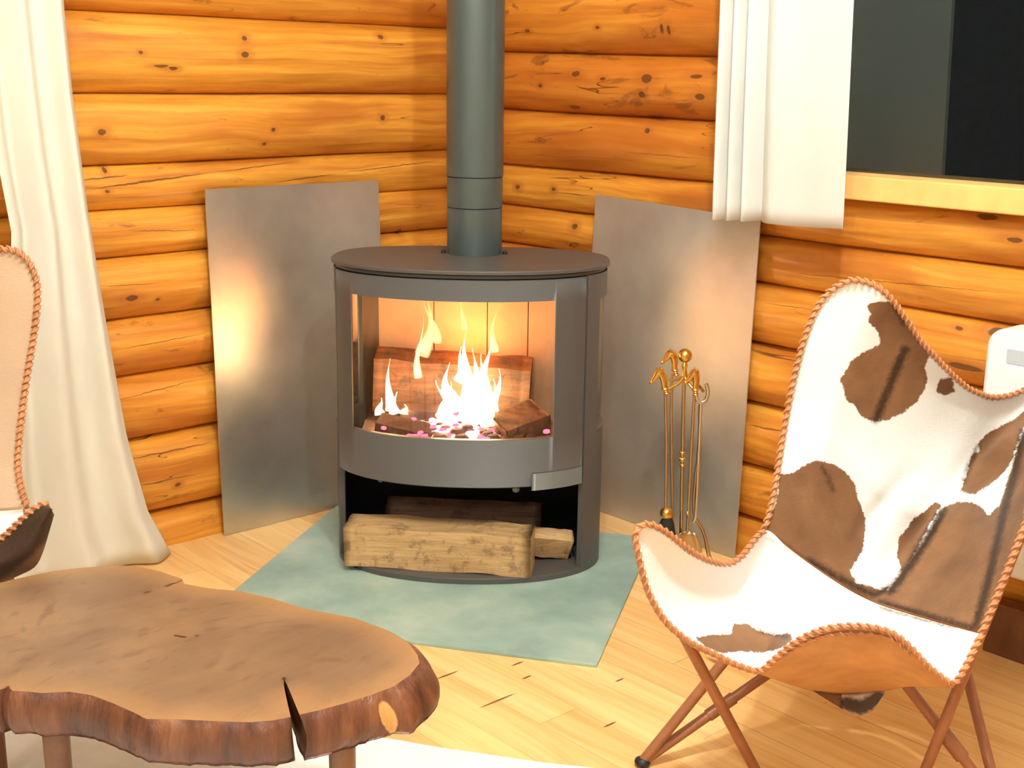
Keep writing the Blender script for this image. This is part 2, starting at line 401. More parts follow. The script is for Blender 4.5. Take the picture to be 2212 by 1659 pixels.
# ---------------------------------------------------------------- setting
XW, YW = 2.335, 2.685        # mean planes of the log walls
LO = -1.7                    # far sides of the room
mb = MB(); mb.box((LO, LO, -.05), (XW+.15, YW+.15, 0)); struct(mb.build('floor', M['floor'], smooth=False))
mb = MB(); mb.box((LO, LO, 2.5), (XW+.15, YW+.15, 2.55)); struct(mb.build('ceiling', M['ceil'], smooth=False))
mb = MB(); mb.box((LO-.1, LO-.1, 0), (LO, YW+.15, 2.5)); struct(mb.build('wall_west', M['plaster'], smooth=False))
mb = MB(); mb.box((LO, LO-.1, 0), (XW+.15, LO, 2.5)); struct(mb.build('wall_south', M['plaster'], smooth=False))

def seam_table(raw, ax, val, extra):
    """seams given as two seen ends each -> (s0,z0,s1,z1) on the wall plane"""
    out = []
    for (a, b), (c, d) in raw:
        p = pax(a, b, ax, val); q = pax(c, d, ax, val); k = 1-ax
        out.append((p[k], p[2], q[k], q[2]))
    return out
LS = seam_table([((312,1113),(474,1078)), ((273,956),(465,919)), ((247,818),(458,789)), ((225,699),(442,667)), ((201,563),(957,496)),
                 ((190,460),(960,408)), ((172,362),(960,325)), ((160,202),(960,203)), ((145,20),(960,60))], 1, YW, 0)
RS = seam_table([((1594,1113),(1651,1133)), ((1602,1002),(1675,1021)), ((1611,872),(1701,889.5)), ((1621.6,743),(1733,762)),
                 ((1633,612),(2212,709)), ((1643,513),(2212,586)), ((1077,441),(1277,465)), ((1081,355),(1546,396)), ((1087,236),(1550,263)), ((1087,112),(1558,122))], 0, XW, 0)
def seams_fn(tab, lo_extra, hi_extra):
    def f(i, s):
        n = len(tab)
        if i < lo_extra[0]: return lo_extra[1][i]
        i -= lo_extra[0]
        if i < n:
            s0, z0, s1, z1 = tab[i]; t = (s-s0)/(s1-s0) if abs(s1-s0) > .25 else .5
            t = max(-.15, min(1.15, t)); return z0 + (z1-z0)*t + .0025*nz(s*3, i*7.3)
        return hi_extra[i-n]
    return f
def log_wall(name, axis, seams, nl, base, tones, mat, s0, s1, hole=None, seed=0):
    mb = MB(); nums = []; tns = []; K = 22; step = .0125; n = int((s1-s0)/step)
    for i in range(nl):
        rows = []
        hs = []
        for j in range(n+1):
            s = s0 + (s1-s0)*j/n; za, zb = seams(i, s), seams(i+1, s); row = []
            for k in range(K+1):
                t = k/K; q = abs(2*t-1); bul = (1 - q**2.25)**.58
                hgt = zb-za; dep = min(.056, .34*hgt)
                d = dep*bul + .006*nz(s*2.2+seed, i*3.1, t*2.5)*bul + .0022*nz(s*9+seed, i*3.1, t*9)
                off = base + .026 - d
                z = za + hgt*t
                row.append((s, off, z) if axis == 0 else (off, s, z))
            rows.append(row); hs.append(s)
        b = len(mb.v)
        vs = [Vector(p) for r in rows for p in r]; fs = []
        for j in range(n):
            for k in range(K):
                a = j*(K+1)+k; sm = (hs[j]+hs[j+1])/2; zm = (rows[j][k][2]+rows[j][k+1][2])/2
                if hole and hole[0] < sm < hole[1] and hole[2] < zm < hole[3]: continue
                q = (a, a+K+1, a+K+2, a+1); fs.append(q[::-1] if axis == 0 else q)
        mb.add(vs, fs); nums += [float(i+seed)]*len(vs); tns += [tones[i % len(tones)]]*len(vs)
    # solid backing behind the round logs
    def bk(a0, a1, z0, z1):
        v0 = len(mb.v)
        if axis == 0: mb.box((a0, base+.05, z0), (a1, base+.14, z1))
        else: mb.box((base+.05, a0, z0), (base+.14, a1, z1))
        k = len(mb.v)-v0; nums.extend([0.0]*k); tns.extend([.5]*k)
    if hole:
        bk(s0, s1, 0, hole[2]); bk(s0, s1, hole[3], 2.5); bk(s0, hole[0], hole[2], hole[3]); bk(hole[1], s1, hole[2], hole[3])
    else: bk(s0, s1, 0, 2.5)
    mb.at = {'log_number': nums, 'log_tone': tns}
    return struct(mb.build(name, mat, ang=60))
def KN(lst, ax, val):
    out = []
    for (u, v, a, b) in lst:
        p = pax(u, v, ax, val); d = .00125 if ax == 1 else .0015
        out.append((p[1-ax], p[2], a*d*.7, b*.0008))
    return out
def CK(lst, ax, val):
    out = []
    for (a, b, c, d, w) in lst:
        p = pax(a, b, ax, val); q = pax(c, d, ax, val); out.append((p[1-ax], p[2], q[1-ax], q[2], w))
    return out
YC, XC = YW-.025, XW-.025
HOLE2 = (-1.4, .86, .26, 2.1)
kl = KN([(302,113,7,5),(372,148,13,5),(345,143,22,4),(222,286,12,9),(592,280,6,6),(574,312,6,4),(828,254,9,8),(825,80,10,7),(240,370,6,8),(287,645,17,9),(345,648,6,4),(383,1046,9,6),(528,118,12,9),(240,415,8,4),(880,503,9,10),(530,82,8,7)], 1, YC)
cl = CK([(175,392,290,380,.0016),(200,410,470,374,.0022),(470,374,650,352,.0012),(600,395,740,376,.0014),(745,374,960,348,.0012),(280,500,435,499,.0012),(273,996,466,955,.0016),(290,1050,440,1020,.0009),(240,760,450,720,.0009),(245,867,440,820,.0009),(215,620,350,612,.0008),(830,440,950,446,.0006)], 1, YC)
kr = KN([(1240,160,14,9),(1165,185,7,6),(1395,170,17,13),(1385,205,10,9),(1500,165,18,6),(1300,170,10,5),(1230,232,20,5),(1135,66,9,5),(1390,283,7,8),(1110,405,10,8),(1188,410,7,7),(1230,490,10,10),(2143,722,22,12),(2060,712,8,4),(2080,795,40,9),(2185,520,16,7),(2120,470,22,7),(1640,1010,14,5),(1655,1013,20,4),(1290,60,7,5),(1430,62,5,14),(1445,65,5,14),(1510,210,14,9)], 0, XC)
cr = CK([(1240,186,1290,200,.0018),(1180,770,1250,780,.001),(1610,918,1700,935,.0016),(1640,585,2212,640,.0008),(1190,415,1280,426,.0009),(1340,328,1540,345,.0008),(1640,655,1770,672,.0007)], 0, XC)
LSF = seams_fn(LS, (1, [-.085]), [1.345, 1.50, 1.66, 1.81, 1.97, 2.12, 2.28, 2.42, 2.56])
log_wall('wall_left', 0, LSF, 18, YW, [.35, .12, .5, .45, .1, .05, .0, .15, .1, .45, .3, .1], log_material('pine logs of the left wall', 0, kl, cl), LO, XW+.02, hole=HOLE2, seed=0)
RSF = seams_fn(RS, (1, [-.06]), [1.29, 1.44, 1.60, 1.75, 1.90, 2.06, 2.21, 2.37, 2.52])
HOLE = (-.35, 1.70, .872, 1.95)
log_wall('wall_right', 1, RSF, 18, XW, [.45, .35, .2, .15, .5, .25, .15, .3, .65, 1.0, .55, .3], log_material('pine logs of the right wall', 1, kr, cr), LO, YW+.02, hole=HOLE, seed=31)

# window in the right wall
GX = 2.372
win = bpy.data.objects.new('window_1', None); COL.objects.link(win); win['kind'] = 'structure'
mb = MB(); mb.box((2.286, HOLE[0]-.04, .848), (2.385, 1.70, .897)); mb.build('window_sill', M['sill'], win, bevel=.003)
mb = MB()
mb.box((2.31, 1.685, .897), (2.39, 1.72, 1.95)); mb.box((2.31, -.37, .897), (2.39, -.335, 1.95)); mb.box((2.31, -.37, 1.93), (2.39, 1.72, 1.965))
mb.build('window_frame', M['frame'], win, bevel=.002)
mb = MB(); mb.box((GX, -.34, .892), (GX+.006, 1.69, 1.935)); mb.build('window_pane', M['pane'], win, smooth=False)
struct(win)
w2 = bpy.data.objects.new('window_2', None); COL.objects.link(w2)
for a, b in (((-1.46, 2.64, .22), (.90, 2.75, .265)), ((-1.46, 2.66, 2.08), (.90, 2.75, 2.13)), ((.845, 2.655, .265), (.89, 2.75, 2.08)), ((-1.46, 2.655, .265), (-1.395, 2.75, 2.08))):
    mb = MB(); mb.box(a, b); mb.build('window_frame', M['sill'], w2, bevel=.003)
mb = MB(); mb.box((-1.40, 2.735, .262), (.85, 2.741, 2.085)); mb.build('window_pane', M['pane'], w2, smooth=False)
struct(w2)
# low board at the right wall's foot, the heater's shade painted into its brown
mb = MB(); mb.box((2.270, -1.6, .0), (2.30, 1.118, .105)); struct(mb.build('baseboard_right', M['kerb'], bevel=.003))

# ---------------------------------------------------------------- ceiling lamps (out of view, they light the room)
for i, ((lx, ly), lz, pw) in enumerate(LAMPS):
    lb = ['glass globe lamp hanging above the chairs, nearer the window', 'glass globe lamp hanging above the chairs, nearer the table', 'added fill globe hanging behind the seats, out of view', 'glass globe lamp hanging over the left side of the room'][i]
    t = thing('pendant_lamp', lb, 'lamp', (lx, ly, 2.5))
    mb = MB(); mb.lathe([(.05, 0), (.05, -.02), (.006, -.03), (.006, lz-2.5+.07), (.022, lz-2.5+.065), (.022, lz-2.5+.035)][::-1], (lx, ly, 2.5), 20); mb.build('lamp_rod', M['brass'], t)
    mb = MB(); r = .035; mb.sphere((lx, ly, lz), r, 16)
    em = pw/(4*math.pi*r*r*math.pi)
    mb.build('lamp_globe', emis('lamp glow %d' % i, (.95, 1.0, .965), em*.1), t)

# ---------------------------------------------------------------- hearth plate
def wd(w, d): return Vector((w*.549 + d*.836, -w*.836 + d*.549, 0))
pts = [wd(-1.217, 2.223), wd(-.402, 2.223), wd(-.402, 2.935), wd(-1.217, 2.935)]
mb = MB(); mb.prism([(p.x, p.y) for p in pts], 0.0, .007)
o = mb.build('hearth_plate', M['slate'], smooth=False, bevel=.001); tag(o, 'grey-green slate hearth plate lying on the floorboards under the stove', 'hearth plate')

# ---------------------------------------------------------------- heat shield sheets
def shield(name, bl, br, tl, tr, label, mt='steel'):
    mb = MB(); n = (br-bl).cross(tl-bl).normalized(); 
    if n.dot(CAM-bl) < 0: n = -n
    b = [bl, br, tr, tl]; th = .003
    mb.add([p for p in b] + [p - n*th for p in b], [(0,1,2,3),(7,6,5,4),(0,4,5,1),(1,5,6,2),(2,6,7,3),(3,7,4,0)])
    o = mb.build(name, M[mt], smooth=False); tag(o, label, 'metal sheet', 'metal sheets leaning on the log walls')
V = Vector
shield('heat_shield', V((1.462, 2.630, .001)), V((1.955, 2.630, .001)), V((1.462, 2.652, .824)), V((1.945, 2.652, .822)), 'grey metal sheet leaning on the left log wall, mirroring the orange fire')
shield('heat_shield', V((2.283, 1.742, .001)), V((2.283, 2.262, .001)), V((2.302, 1.738, .785)), V((2.302, 2.240, .800)), 'dull grey metal sheet leaning on the right log wall behind the fire tools', 'steel_dull')

# ---------------------------------------------------------------- stove
SC = V((1.80, 2.127, 0)); SN = V((-.70007, -.71407, 0)); SR = V((.71407, -.70007, 0))
ZH = .007
def sw(u, n, z): return SC + SR*u + SN*n + V((0, 0, z))
EXP = 2.12
def pu(th, ins=0.0):          # plan curve by angle: 0 = right tip, 90 = front
    a, bf, bb = .300-ins, .190-ins, .185-ins
    c, s = math.cos(th), math.sin(th); e = 2/EXP if s > 0 else 2/2.9
    u = a*math.copysign(abs(c)**e, c); n = (bf if s > 0 else bb)*math.copysign(abs(s)**e, s) - .04
    return u, n
def fn(u, ins=0.0):
    a, b = .300-ins, .190-ins; q = max(0, 1-abs(u/a)**EXP); return b*q**(1/EXP) - .04
stove = thing('wood_stove', 'dark grey curved wood stove with a lit fire behind glass', 'stove', tuple(sw(0, 0, ZH)))
def plan_prism(z0, z1, ins, n=120, ins2=None):
    mb = MB(); P = [sw(*pu(2*math.pi*k/n, ins), 0) for k in range(n)]
    Q = [sw(*pu(2*math.pi*k/n, ins if ins2 is None else ins2), 0) for k in range(n)]
    mb.prism([(p.x, p.y) for p in P], z0, z1, top=[(p.x, p.y) for p in Q]); return mb
plan_prism(ZH, .020, 0.0).build('base_plate', M['stove'], stove, bevel=.001)
mb = plan_prism(.676, .684, .004); b2 = plan_prism(.6855, .694, -.005); mb.add(b2.v, b2.f)
mb.build('top_plate', M['stove'], stove, bevel=.0015)
def ang_for_u(u, front=True):  # angle whose plan point has this u on the front arc
    x = abs(u)/.300; c = x**(EXP/2); a = math.acos(min(1, c)); return a if u > 0 else math.pi - a
def shell(mb, a0, a1, z0, z1, ins=0.0, th=.012, n=None):
    n = n or max(2, int(abs(a1-a0)/.05)); ro = []
    A = [a0 + (a1-a0)*k/n for k in range(n+1)]
    o0 = [sw(*pu(a, ins), z0) for a in A]; o1 = [sw(*pu(a, ins), z1) for a in A]; i0 = [sw(*pu(a, ins+th), z0) for a in A]; i1 = [sw(*pu(a, ins+th), z1) for a in A]
    mb.grid([o0, o1]); mb.grid([i1, i0]); mb.grid([o1, i1]); mb.grid([i0, o0])
    mb.add([o0[0], o1[0], i1[0], i0[0]], [(0,1,2,3)]); mb.add([o0[-1], o1[-1], i1[-1], i0[-1]], [(3,2,1,0)])
aR, aL = ang_for_u(.2575), ang_for_u(-.289)
W0 = ang_for_u(.284); WL0 = ang_for_u(-.2925)
back_a = -.55                                   # where the side glass ends towards the back
mb = MB()
shell(mb, aR, aL - 2*math.pi, .020, .225)        # lower skirt round the sides and back
shell(mb, aR, aL - 2*math.pi, .225, .328)
shell(mb, aR, aL - 2*math.pi, .622, .676)
shell(mb, aR, W0, .328, .622, n=4)              # right front post
shell(mb, back_a, -math.pi - back_a, .328, .622)
shell(mb, WL0 - 2*math.pi, aL - 2*math.pi, .328, .622, n=3)
mb.build('body', M['stove'], stove, ang=50)
mb = MB(); shell(mb, aR-.02, aL-2*math.pi+.02, .021, .222, .0125, .002); mb.build('niche_lining', M['niche'], stove, ang=50)
plan_prism(.222, .240, .013).build('firebox_floor', M['niche'], stove)
plan_prism(.655, .672, .013).build('baffle', M['brick'], stove)
for nm, a0, a1 in (('side_glass', W0-.01, back_a+.01), ('side_glass', -math.pi-back_a-.01-0, WL0-2*math.pi+.01)):
    mb = MB(); n = 16; A = [a0 + (a1-a0)*k/n for k in range(n+1)]
    mb.grid([[sw(*pu(a, .005), .326) for a in A], [sw(*pu(a, .005), .624) for a in A]]); mb.build(nm, M['glass'], stove)
# door: curved panel with a window opening
def curved(mb, u0, u1, z0, z1, off, th, hole=None, nu=44):
    us = [u0 + (u1-u0)*k/nu for k in range(nu+1)]
    if hole: us = sorted(set([u for u in us if min(abs(u-hole[0]), abs(u-hole[1])) > .003] + [hole[0], hole[1]]))
    zs = [z0, hole[2], hole[3], z1] if hole else [z0, z1]
    P = lambda u, z, d: sw(u, fn(u) + d, z)
    for j in range(len(zs)-1):
        for k in range(len(us)-1):
            if hole and j == 1 and us[k] >= hole[0]-1e-6 and us[k+1] <= hole[1]+1e-6: continue
            a, b = us[k], us[k+1]; c, d = zs[j], zs[j+1]
            mb.add([P(a,c,off),P(b,c,off),P(b,d,off),P(a,d,off)], [(0,1,2,3)])
            mb.add([P(a,c,off-th),P(b,c,off-th),P(b,d,off-th),P(a,d,off-th)], [(3,2,1,0)])
    def rim(u0, u1, z0, z1, inner):
        uu = [u for u in us if u0-1e-6 <= u <= u1+1e-6]
        for z in (z0, z1): mb.grid([[P(u, z, off) for u in uu], [P(u, z, off-th) for u in uu]])
        for u in (u0, u1): mb.grid([[P(u, z0, off), P(u, z1, off)], [P(u, z0, off-th), P(u, z1, off-th)]])
    rim(u0, u1, z0, z1, False)
    if hole: rim(*hole, True)
def weld(o):
    md = o.modifiers.new('weld', 'WELD'); md.merge_threshold = .0002; return o
mb = MB(); curved(mb, -.2865, .2535, .229, .674, .003, .020, (-.246, .189, .332, .630)); door = weld(mb.build('door', M['stove'], stove, ang=40))
mb = MB(); n = 40; us = [-.252 + .447*k/n for k in range(n+1)]
mb.grid([[sw(u, fn(u)-.010, .326) for u in us], [sw(u, fn(u)-.010, .636) for u in us]]); mb.build('door_glass', M['glass'], door)
mb = MB(); curved(mb, .146, .254, .222, .259, .013, .010, None, 12); weld(mb.build('door_handle', M['handle'], door, bevel=.001))['label'] = 'pale grey door handle'
mb = MB(); mb.sphere(sw(.112, .120, .219), .009, 14); mb.build('air_knob', M['handle'], stove)
mb = MB(); mb.sphere(sw(-.185, .092, .222), .006, 12); mb.build('air_knob', M['handle'], stove)
# firebox lining: brick slabs at the back
mb = MB(); cuts = [-.235, -.095, .030, .125, .235]
for a, b in zip(cuts[:-1], cuts[1:]):
    mb.box((0,0,0),(0,0,0)); mb.v = mb.v[:-8]; mb.f = mb.f[:-6]; mb.m = mb.m[:-6]
    q = [(a+.0008, -.178), (b-.0008, -.178), (b-.0008, -.205), (a+.0008, -.205)]; P = [sw(u, n, 0) for u, n in q]
    mb.prism([(p.x, p.y) for p in P], .24, .66)
for a, b, c, d in (((-.255,-.10),(-.235,-.178),(-.258,-.185),(-.275,-.105)), ) + (((.275,-.105),(.258,-.185),(.235,-.178),(.255,-.10)),):
    pass
mb.build('firebrick_lining', M['brick'], stove, smooth=False, bevel=.002)
def ash_h(u, nn): return .290 + .062*math.exp(-((u+.02)/.15)**2)*max(0, 1-abs(nn+.02)/.24) + .010*nz(u*30, nn*30) + .006*nz(u*80, nn*80)
mb = MB(); rows = []
for j in range(25):
    n_ = -.175 + .295*j/24; row = []
    for k in range(49):
        u = -.25 + .5*k/48; lim = fn(u, .035) if abs(u) < .26 else -.05
        nn = min(n_, max(-.1, lim)); h = ash_h(u, nn)
        row.append(sw(u, nn, max(.25, h)))
    rows.append(row)
mb.grid(rows); o = mb.build('ash_bed', M['ash'], stove); o['kind'] = 'stuff'

# flue pipe standing on the stove top
FC = sw(0.003, -.118, 0); FC.z = 0
fl = thing('flue_pipe', 'dark grey round flue pipe rising from the stove top', 'flue pipe', (FC.x, FC.y, .694))
def cyl(mb, prof): mb.lathe(prof, (FC.x, FC.y, 0), 64)
mb = MB(); cyl(mb, [(.0605, .694), (.0615, .700), (.0615, .7960), (.0603, .7972)]); mb.build('lower_section', M['flue'], fl)
mb = MB(); cyl(mb, [(.0603, .7982), (.0620, .7990), (.0620, .8640), (.0606, .8650)]); mb.build('middle_section', M['flue'], fl)
mb = MB(); cyl(mb, [(.0608, .8655), (.0632, .8665), (.0632, 2.5)]); mb.build('upper_section', M['flue'], fl)
mb = MB()
for u in (-.066, .072):
    mb = MB(); p = sw(u, -.108, .694); mb.lathe([(.0055, 0), (.0055, .005), (.003, .008)], p, 10); mb.build('bolt', M['bolt'], fl)

# fire in the stove
def split_log(name, pts, cut, mat, label, cat='firewood', group=None, endmat=None, seed=0):
    """pts: two ends (a, b) on the axis; cut: cross-section polygon (across, up)"""
    a, b = pts; d = (b-a).normalized(); side = d.cross(V((0,0,1))).normalized(); up = side.cross(d)
    mb = MB(); N = 14; rows = []
    P = []
    for q in range(len(cut)):
        p0, p1 = V((*cut[q], 0)), V((*cut[(q+1) % len(cut)], 0))
        for e in range(4): P.append(p0.lerp(p1, e/4))
    for i in range(N+1):
        c = a.lerp(b, i/N); row = []
        for k, p in enumerate(P):
            w_ = 1 + .10*nz(i*.35+seed, k*.5, seed) ; row.append(c + side*(p.x*w_) + up*(p.y*w_) + V((0,0,.003*nz(i*.4, seed*3.3))))
        rows.append(row + [row[0]])
    K = len(P)+1; mb.grid(rows)
    mb.add(rows[0][:-1], [tuple(range(K-1))]); mb.add(rows[-1][:-1], [tuple(range(K-2, -1, -1))])
    o = weld(mb.build(name, [mat], smooth=True, ang=25)); tag(o, label, cat, group); return o
FG = 'logs burning in the stove'
split_log('burning_log', (sw(-.222, -.125, .410), sw(.135, -.115, .392)), [(-.045,-.075), (.045,-.08), (.05,.045), (.0,.062), (-.04,.055)], M['charlog'], 'long scorched log burning at the back of the fire', group=FG, seed=1)
split_log('burning_log', (sw(.055, .035, .305), sw(.150, -.055, .318)), [(-.05,-.045), (.045,-.05), (.05,.03), (-.01,.055), (-.045,.04)], M['charlog'], 'thick brown log block at the right front of the fire', group=FG, seed=2)
split_log('burning_log', (sw(-.195, .02, .320), sw(-.060, .055, .300)), [(-.03,-.03), (.03,-.03), (.033,.02), (0,.036), (-.03,.02)], M['char'], 'blackened log chunk at the left front of the fire', group=FG, seed=3)
split_log('burning_log', (sw(-.15, -.04, .335), sw(-.03, -.02, .330)), [(-.03,-.03), (.03,-.03), (.03,.02), (0,.03), (-.03,.02)], M['char'], 'small charred log under the long log, left of the main flame', group=FG, seed=4)
# embers
mb = MB(); rnd = random.Random(3)
for i in range(330):
    u = rnd.gauss(-.02, .075); n_ = rnd.gauss(.045, .035); r = rnd.uniform(.004, .011)
    if abs(u) > .2 or n_ > fn(u, .03) - .01: continue
    h = ash_h(u, n_) + rnd.uniform(-.002, .005); hot = 1 if (abs(u+.03) < .055 and rnd.random() < .42) else (2 if rnd.random() < .45 else 0)
    mb.sphere(sw(u, n_, h), r*(1.4 if hot == 2 else 1), 8, hot, (1.3, 1.0, .6))
for u in (.175, -.18): mb.sphere(sw(u, .055, .330), .008, 7, 0, (1.2, 1, .7))
mb.m = mb.m; o = mb.build('embers', [M['ember'], M['ember2'], M['char']]); tag(o, 'glowing pink and white embers under the burning logs', 'embers', kind='stuff')
# flames: round tapering tongues
def tongue(mb, u, n_, z0, z1, r, lean=0, wob=.01, seed=0, fat=.35):
    N = 16; pts = []; rr = []
    for i in range(N+1):
        t = i/N; pts.append(sw(u + lean*t + wob*math.sin(t*5+seed), n_ + .4*wob*math.sin(t*4+seed*2), z0 + (z1-z0)*t))
        rr.append(max(.0006, r*(math.sin(math.pi*min(1, (t+.12))**fat*.98)**.8) * (1-t)**.55 * (1+.2*nz(t*4, seed))))
    mb.tube(pts, rr, 12)
mb = MB()
for args in ((.0,.03,.335,.40,.030,.0,.004,21), (-.04,.03,.335,.43,.022,-.006,.01,22), (.05,.03,.335,.44,.022,.004,.008,23), (.012,.0,.36,.50,.026,.0,.006,24), (.03,-.01,.37,.485,.024,.002,.006,25), (-.003,.0,.36,.542,.026,.0,.008,1), (-.035,.01,.36,.47,.024,-.012,.01,2), (.035,-.01,.37,.520,.022,.006,.008,3), (.058,.0,.345,.455,.018,.006,.007,4),
             (.02,.01,.35,.465,.026,0,.006,5), (-.055,.02,.345,.43,.016,-.004,.012,6), (-.02,-.02,.42,.50,.02,.006,.006,7)): tongue(mb, *args)
o = mb.build('flame', M['flame']); tag(o, 'tall white and yellow flame in the middle of the fire', 'flame', 'flames in the stove')
mb = MB()
for args in ((-.177,.0,.355,.474,.013,.002,.004,8), (-.165,.01,.352,.40,.013,.004,.003,9), (-.195,.01,.350,.385,.012,0,.003,10), (-.14,.01,.35,.372,.011,0,.003,11)): tongue(mb, *args)
o = mb.build('flame', M['flame']); tag(o, 'small pointed flame at the left of the fire', 'flame', 'flames in the stove')
mb = MB()
for args in ((-.105,-.06,.47,.625,.018,.014,.01,12), (-.08,-.06,.50,.60,.012,-.02,.008,13), (-.02,-.06,.53,.615,.009,.004,.005,14), (.05,-.06,.48,.585,.011,.006,.006,15), (-.115,-.05,.42,.56,.010,.004,.006,16)): tongue(mb, *args)
o = mb.build('flame', M['flame_faint']); tag(o, 'faint yellow flames licking up to the top of the firebox', 'flame', 'flames in the stove')
for (u, n_, z, e, cl_) in ((.0, -.095, .495, FIRE_W, (1.0, .27, .045)), (-.17, -.02, .42, FIRE_W*.3, (1.0, .27, .045)), (-.02, .07, .35, FIRE_W*.22, (1.0, .16, .22))):
    L = bpy.data.lights.new('fire_light', 'POINT'); L.energy = e; L.color = cl_; L.shadow_soft_size = .05
    lo = bpy.data.objects.new('fire_light', L); COL.objects.link(lo); lo.location = sw(u, n_, z)

# firewood in the niche
WG = 'firewood stored under the stove'
split_log('firewood_log', (sw(-.264, .057, .068), sw(.150, .098, .068)), [(-.042,-.048), (.036,-.048), (.042,.046), (-.038,.050)], M['log_pale'], 'long pale split log at the front of the stove niche', 'firewood', WG, seed=5)
split_log('firewood_log', (sw(-.190, -.055, .082), sw(.165, -.052, .078)), [(-.055,-.06), (.05,-.06), (.045,.03), (.0,.052), (-.045,.035)], M['log_dark'], 'dark rough log lying behind the pale log in the niche', 'firewood', WG, seed=6)
split_log('firewood_log', (sw(.120, .036, .072), sw(.232, .012, .056)), [(-.030,-.030), (.004,-.036), (.034,.018), (.004,.034), (-.028,.020)], M['log_pale'], 'short wedge log sticking out at the right of the niche', 'firewood', WG, seed=7)

# ---------------------------------------------------------------- fire tools
TB = V((2.120, 1.780, 0)); TR = V((.742, -.670, 0)); TN = V((-.67, -.742, 0))
def tp(u, v, d=0.0):          # a point of the tool set seen at (u, v), d metres nearer the viewer than the stand
    q = pix(u, v, 1) - CAM; P = TB + TN*d; t = (P-CAM).dot(TN)/q.dot(TN); return CAM + q*t
MM = .00098
st = thing('fire_tool_stand', 'brass fire tool stand with a ball on top beside the right metal sheet', 'tool stand', tuple(TB))
mb = MB(); p0, p1 = tp(1470, 1215), tp(1479, 800)
mb.tube([p0, tp(1474, 1010), tp(1477, 850), p1], [.0042]*4, 14); mb.build('column', M['brass_dull'], st)
mb = MB(); mb.sphere(tp(1480, 768), .0155, 24); mb.tube([tp(1480, 782), tp(1479, 790), tp(1479, 798), tp(1479, 812)], [.004, .007, .0045, .0075], 14); mb.build('ball_finial', M['brass'], st)
mb = MB()
for v, r in ((978, .0065), (992, .0085), (1005, .0065)): mb.sphere(tp(1474, v), r, 16, sc=(1,1,.75))
mb.build('column_knop', M['brass'], st)
mb = MB()
for pts in ([(1478,812,0),(1468,826,.008),(1452,836,.014),(1440,842,.016)], [(1478,812,0),(1466,818,-.01),(1454,821,-.016),(1445,823,-.02)], [(1478,812,0),(1486,826,.006),(1494,836,.012),(1502,842,.014)], [(1478,812,0),(1496,822,-.01),(1512,836,-.012),(1520,846,-.012)]):
    mb.tube(catmull([tp(*p) for p in pts], 10), .0035, 10)
mb.build('hanger_arm', M['brass'], st)
mb = MB(); mb.lathe([(.066, 0), (.066, .008), (.045, .014), (.012, .022), (.008, .04)], tuple(TB), 36); mb.build('base', M['brass_dull'], st)
def horse(mb, base, top, snout, r=.0085):
    """horse head handle: neck rises from base to the poll, head drops to the snout"""
    side = (top-base).cross(snout-top).normalized()
    back = (top-snout).normalized()
    pts = catmull([base, base.lerp(top, .5) + back*.005, top + back*.001, top.lerp(snout, .45), snout], 18)
    rr = [interp(i/17, [0, .3, .52, .72, .9, 1], [r*.85, r*1.05, r*1.15, r*.95, r*.62, r*.45]) for i in range(18)]
    mb.tube(pts, rr, 14, flat=.75)
    mb.sphere(snout, r*.52, 10)
    for s in (-1, 1): mb.tube([top + side*s*r*.5, top + side*s*r*.7 + (top-base).normalized()*r*1.3 + back*r*.3], [r*.3, r*.05], 8)
    for i in range(2, 9): mb.sphere(pts[i] + back*r*.85, r*.34, 8)     # mane
    d = (base-top).normalized()
    for k, q in ((.15, 1.15), (.75, .8), (1.3, 1.0)): mb.sphere(base + d*r*k*1.1, r*q*.9, 12, sc=(1,1,.5))
def tool(name, label, rod, hd, d, rodmat):
    t = thing(name, label, 'fire tool', tuple(tp(*rod[-1], d)), 'fire tools on the brass stand')
    mb = MB(); mb.tube([tp(*p, d) for p in rod], [.0033]*len(rod), 12); mb.build('rod', M[rodmat], t)
    if hd: mb = MB(); horse(mb, *[tp(*p, d) for p in hd]); mb.build('horse_head_handle', M['brass'], t)
    return t
t = tool('fire_brush', 'brass fire brush with a horse head handle and black bristles', [(1437,848),(1440,960),(1438,1098)], [(1436,838),(1424,803),(1407,826)], .016, 'brass_dull')
mb = MB(); mb.sphere(tp(1440, 1109, .016), .0150, 20); mb.build('ferrule_ball', M['brass'], t)
mb = MB(); a = tp(1441, 1118, .016); mb.lathe([(.010, 0), (.016, -.012), (.022, -.045), (.023, -.058)][::-1], tuple(a), 24)
for k in range(40):
    th = k*2.4; r = .021*math.sqrt((k+.5)/40); mb.tube([a + V((r*math.cos(th)*.6, r*math.sin(th)*.6, -.03)), a + V((r*math.cos(th)*1.15, r*math.sin(th)*1.15, -.064-.006*(k % 3)))], [.0025, .001], 6)
mb.build('bristles', M['bristle'], t)
t = tool('fire_poker', 'brass fire poker whose horse head handle is the highest, left of the ball', [(1451,808),(1450,900),(1452,1060),(1454,1180)], [(1458,798),(1449,764),(1431,783)], -.018, 'brass_dull')
mb = MB(); mb.tube(catmull([tp(1454,1150,-.018), tp(1447,1160,-.018), tp(1443,1150,-.018)], 8), [.0035]*6+[.002,.001], 10); mb.build('poker_hook', M['brass_dull'], t)
t = tool('fire_shovel', 'brass fire shovel with a horse head handle right of the column', [(1500,850),(1494,960),(1487,1108),(1484,1150)], [(1502,840),(1500,805),(1481,826)], .014, 'brass_dull')
mb = MB(); mb.sphere(tp(1485, 1108, .014), .0045, 10); mb.build('rod_bead', M['brass'], t); mb = MB()
b = tp(1484, 1148, .014); rows = []
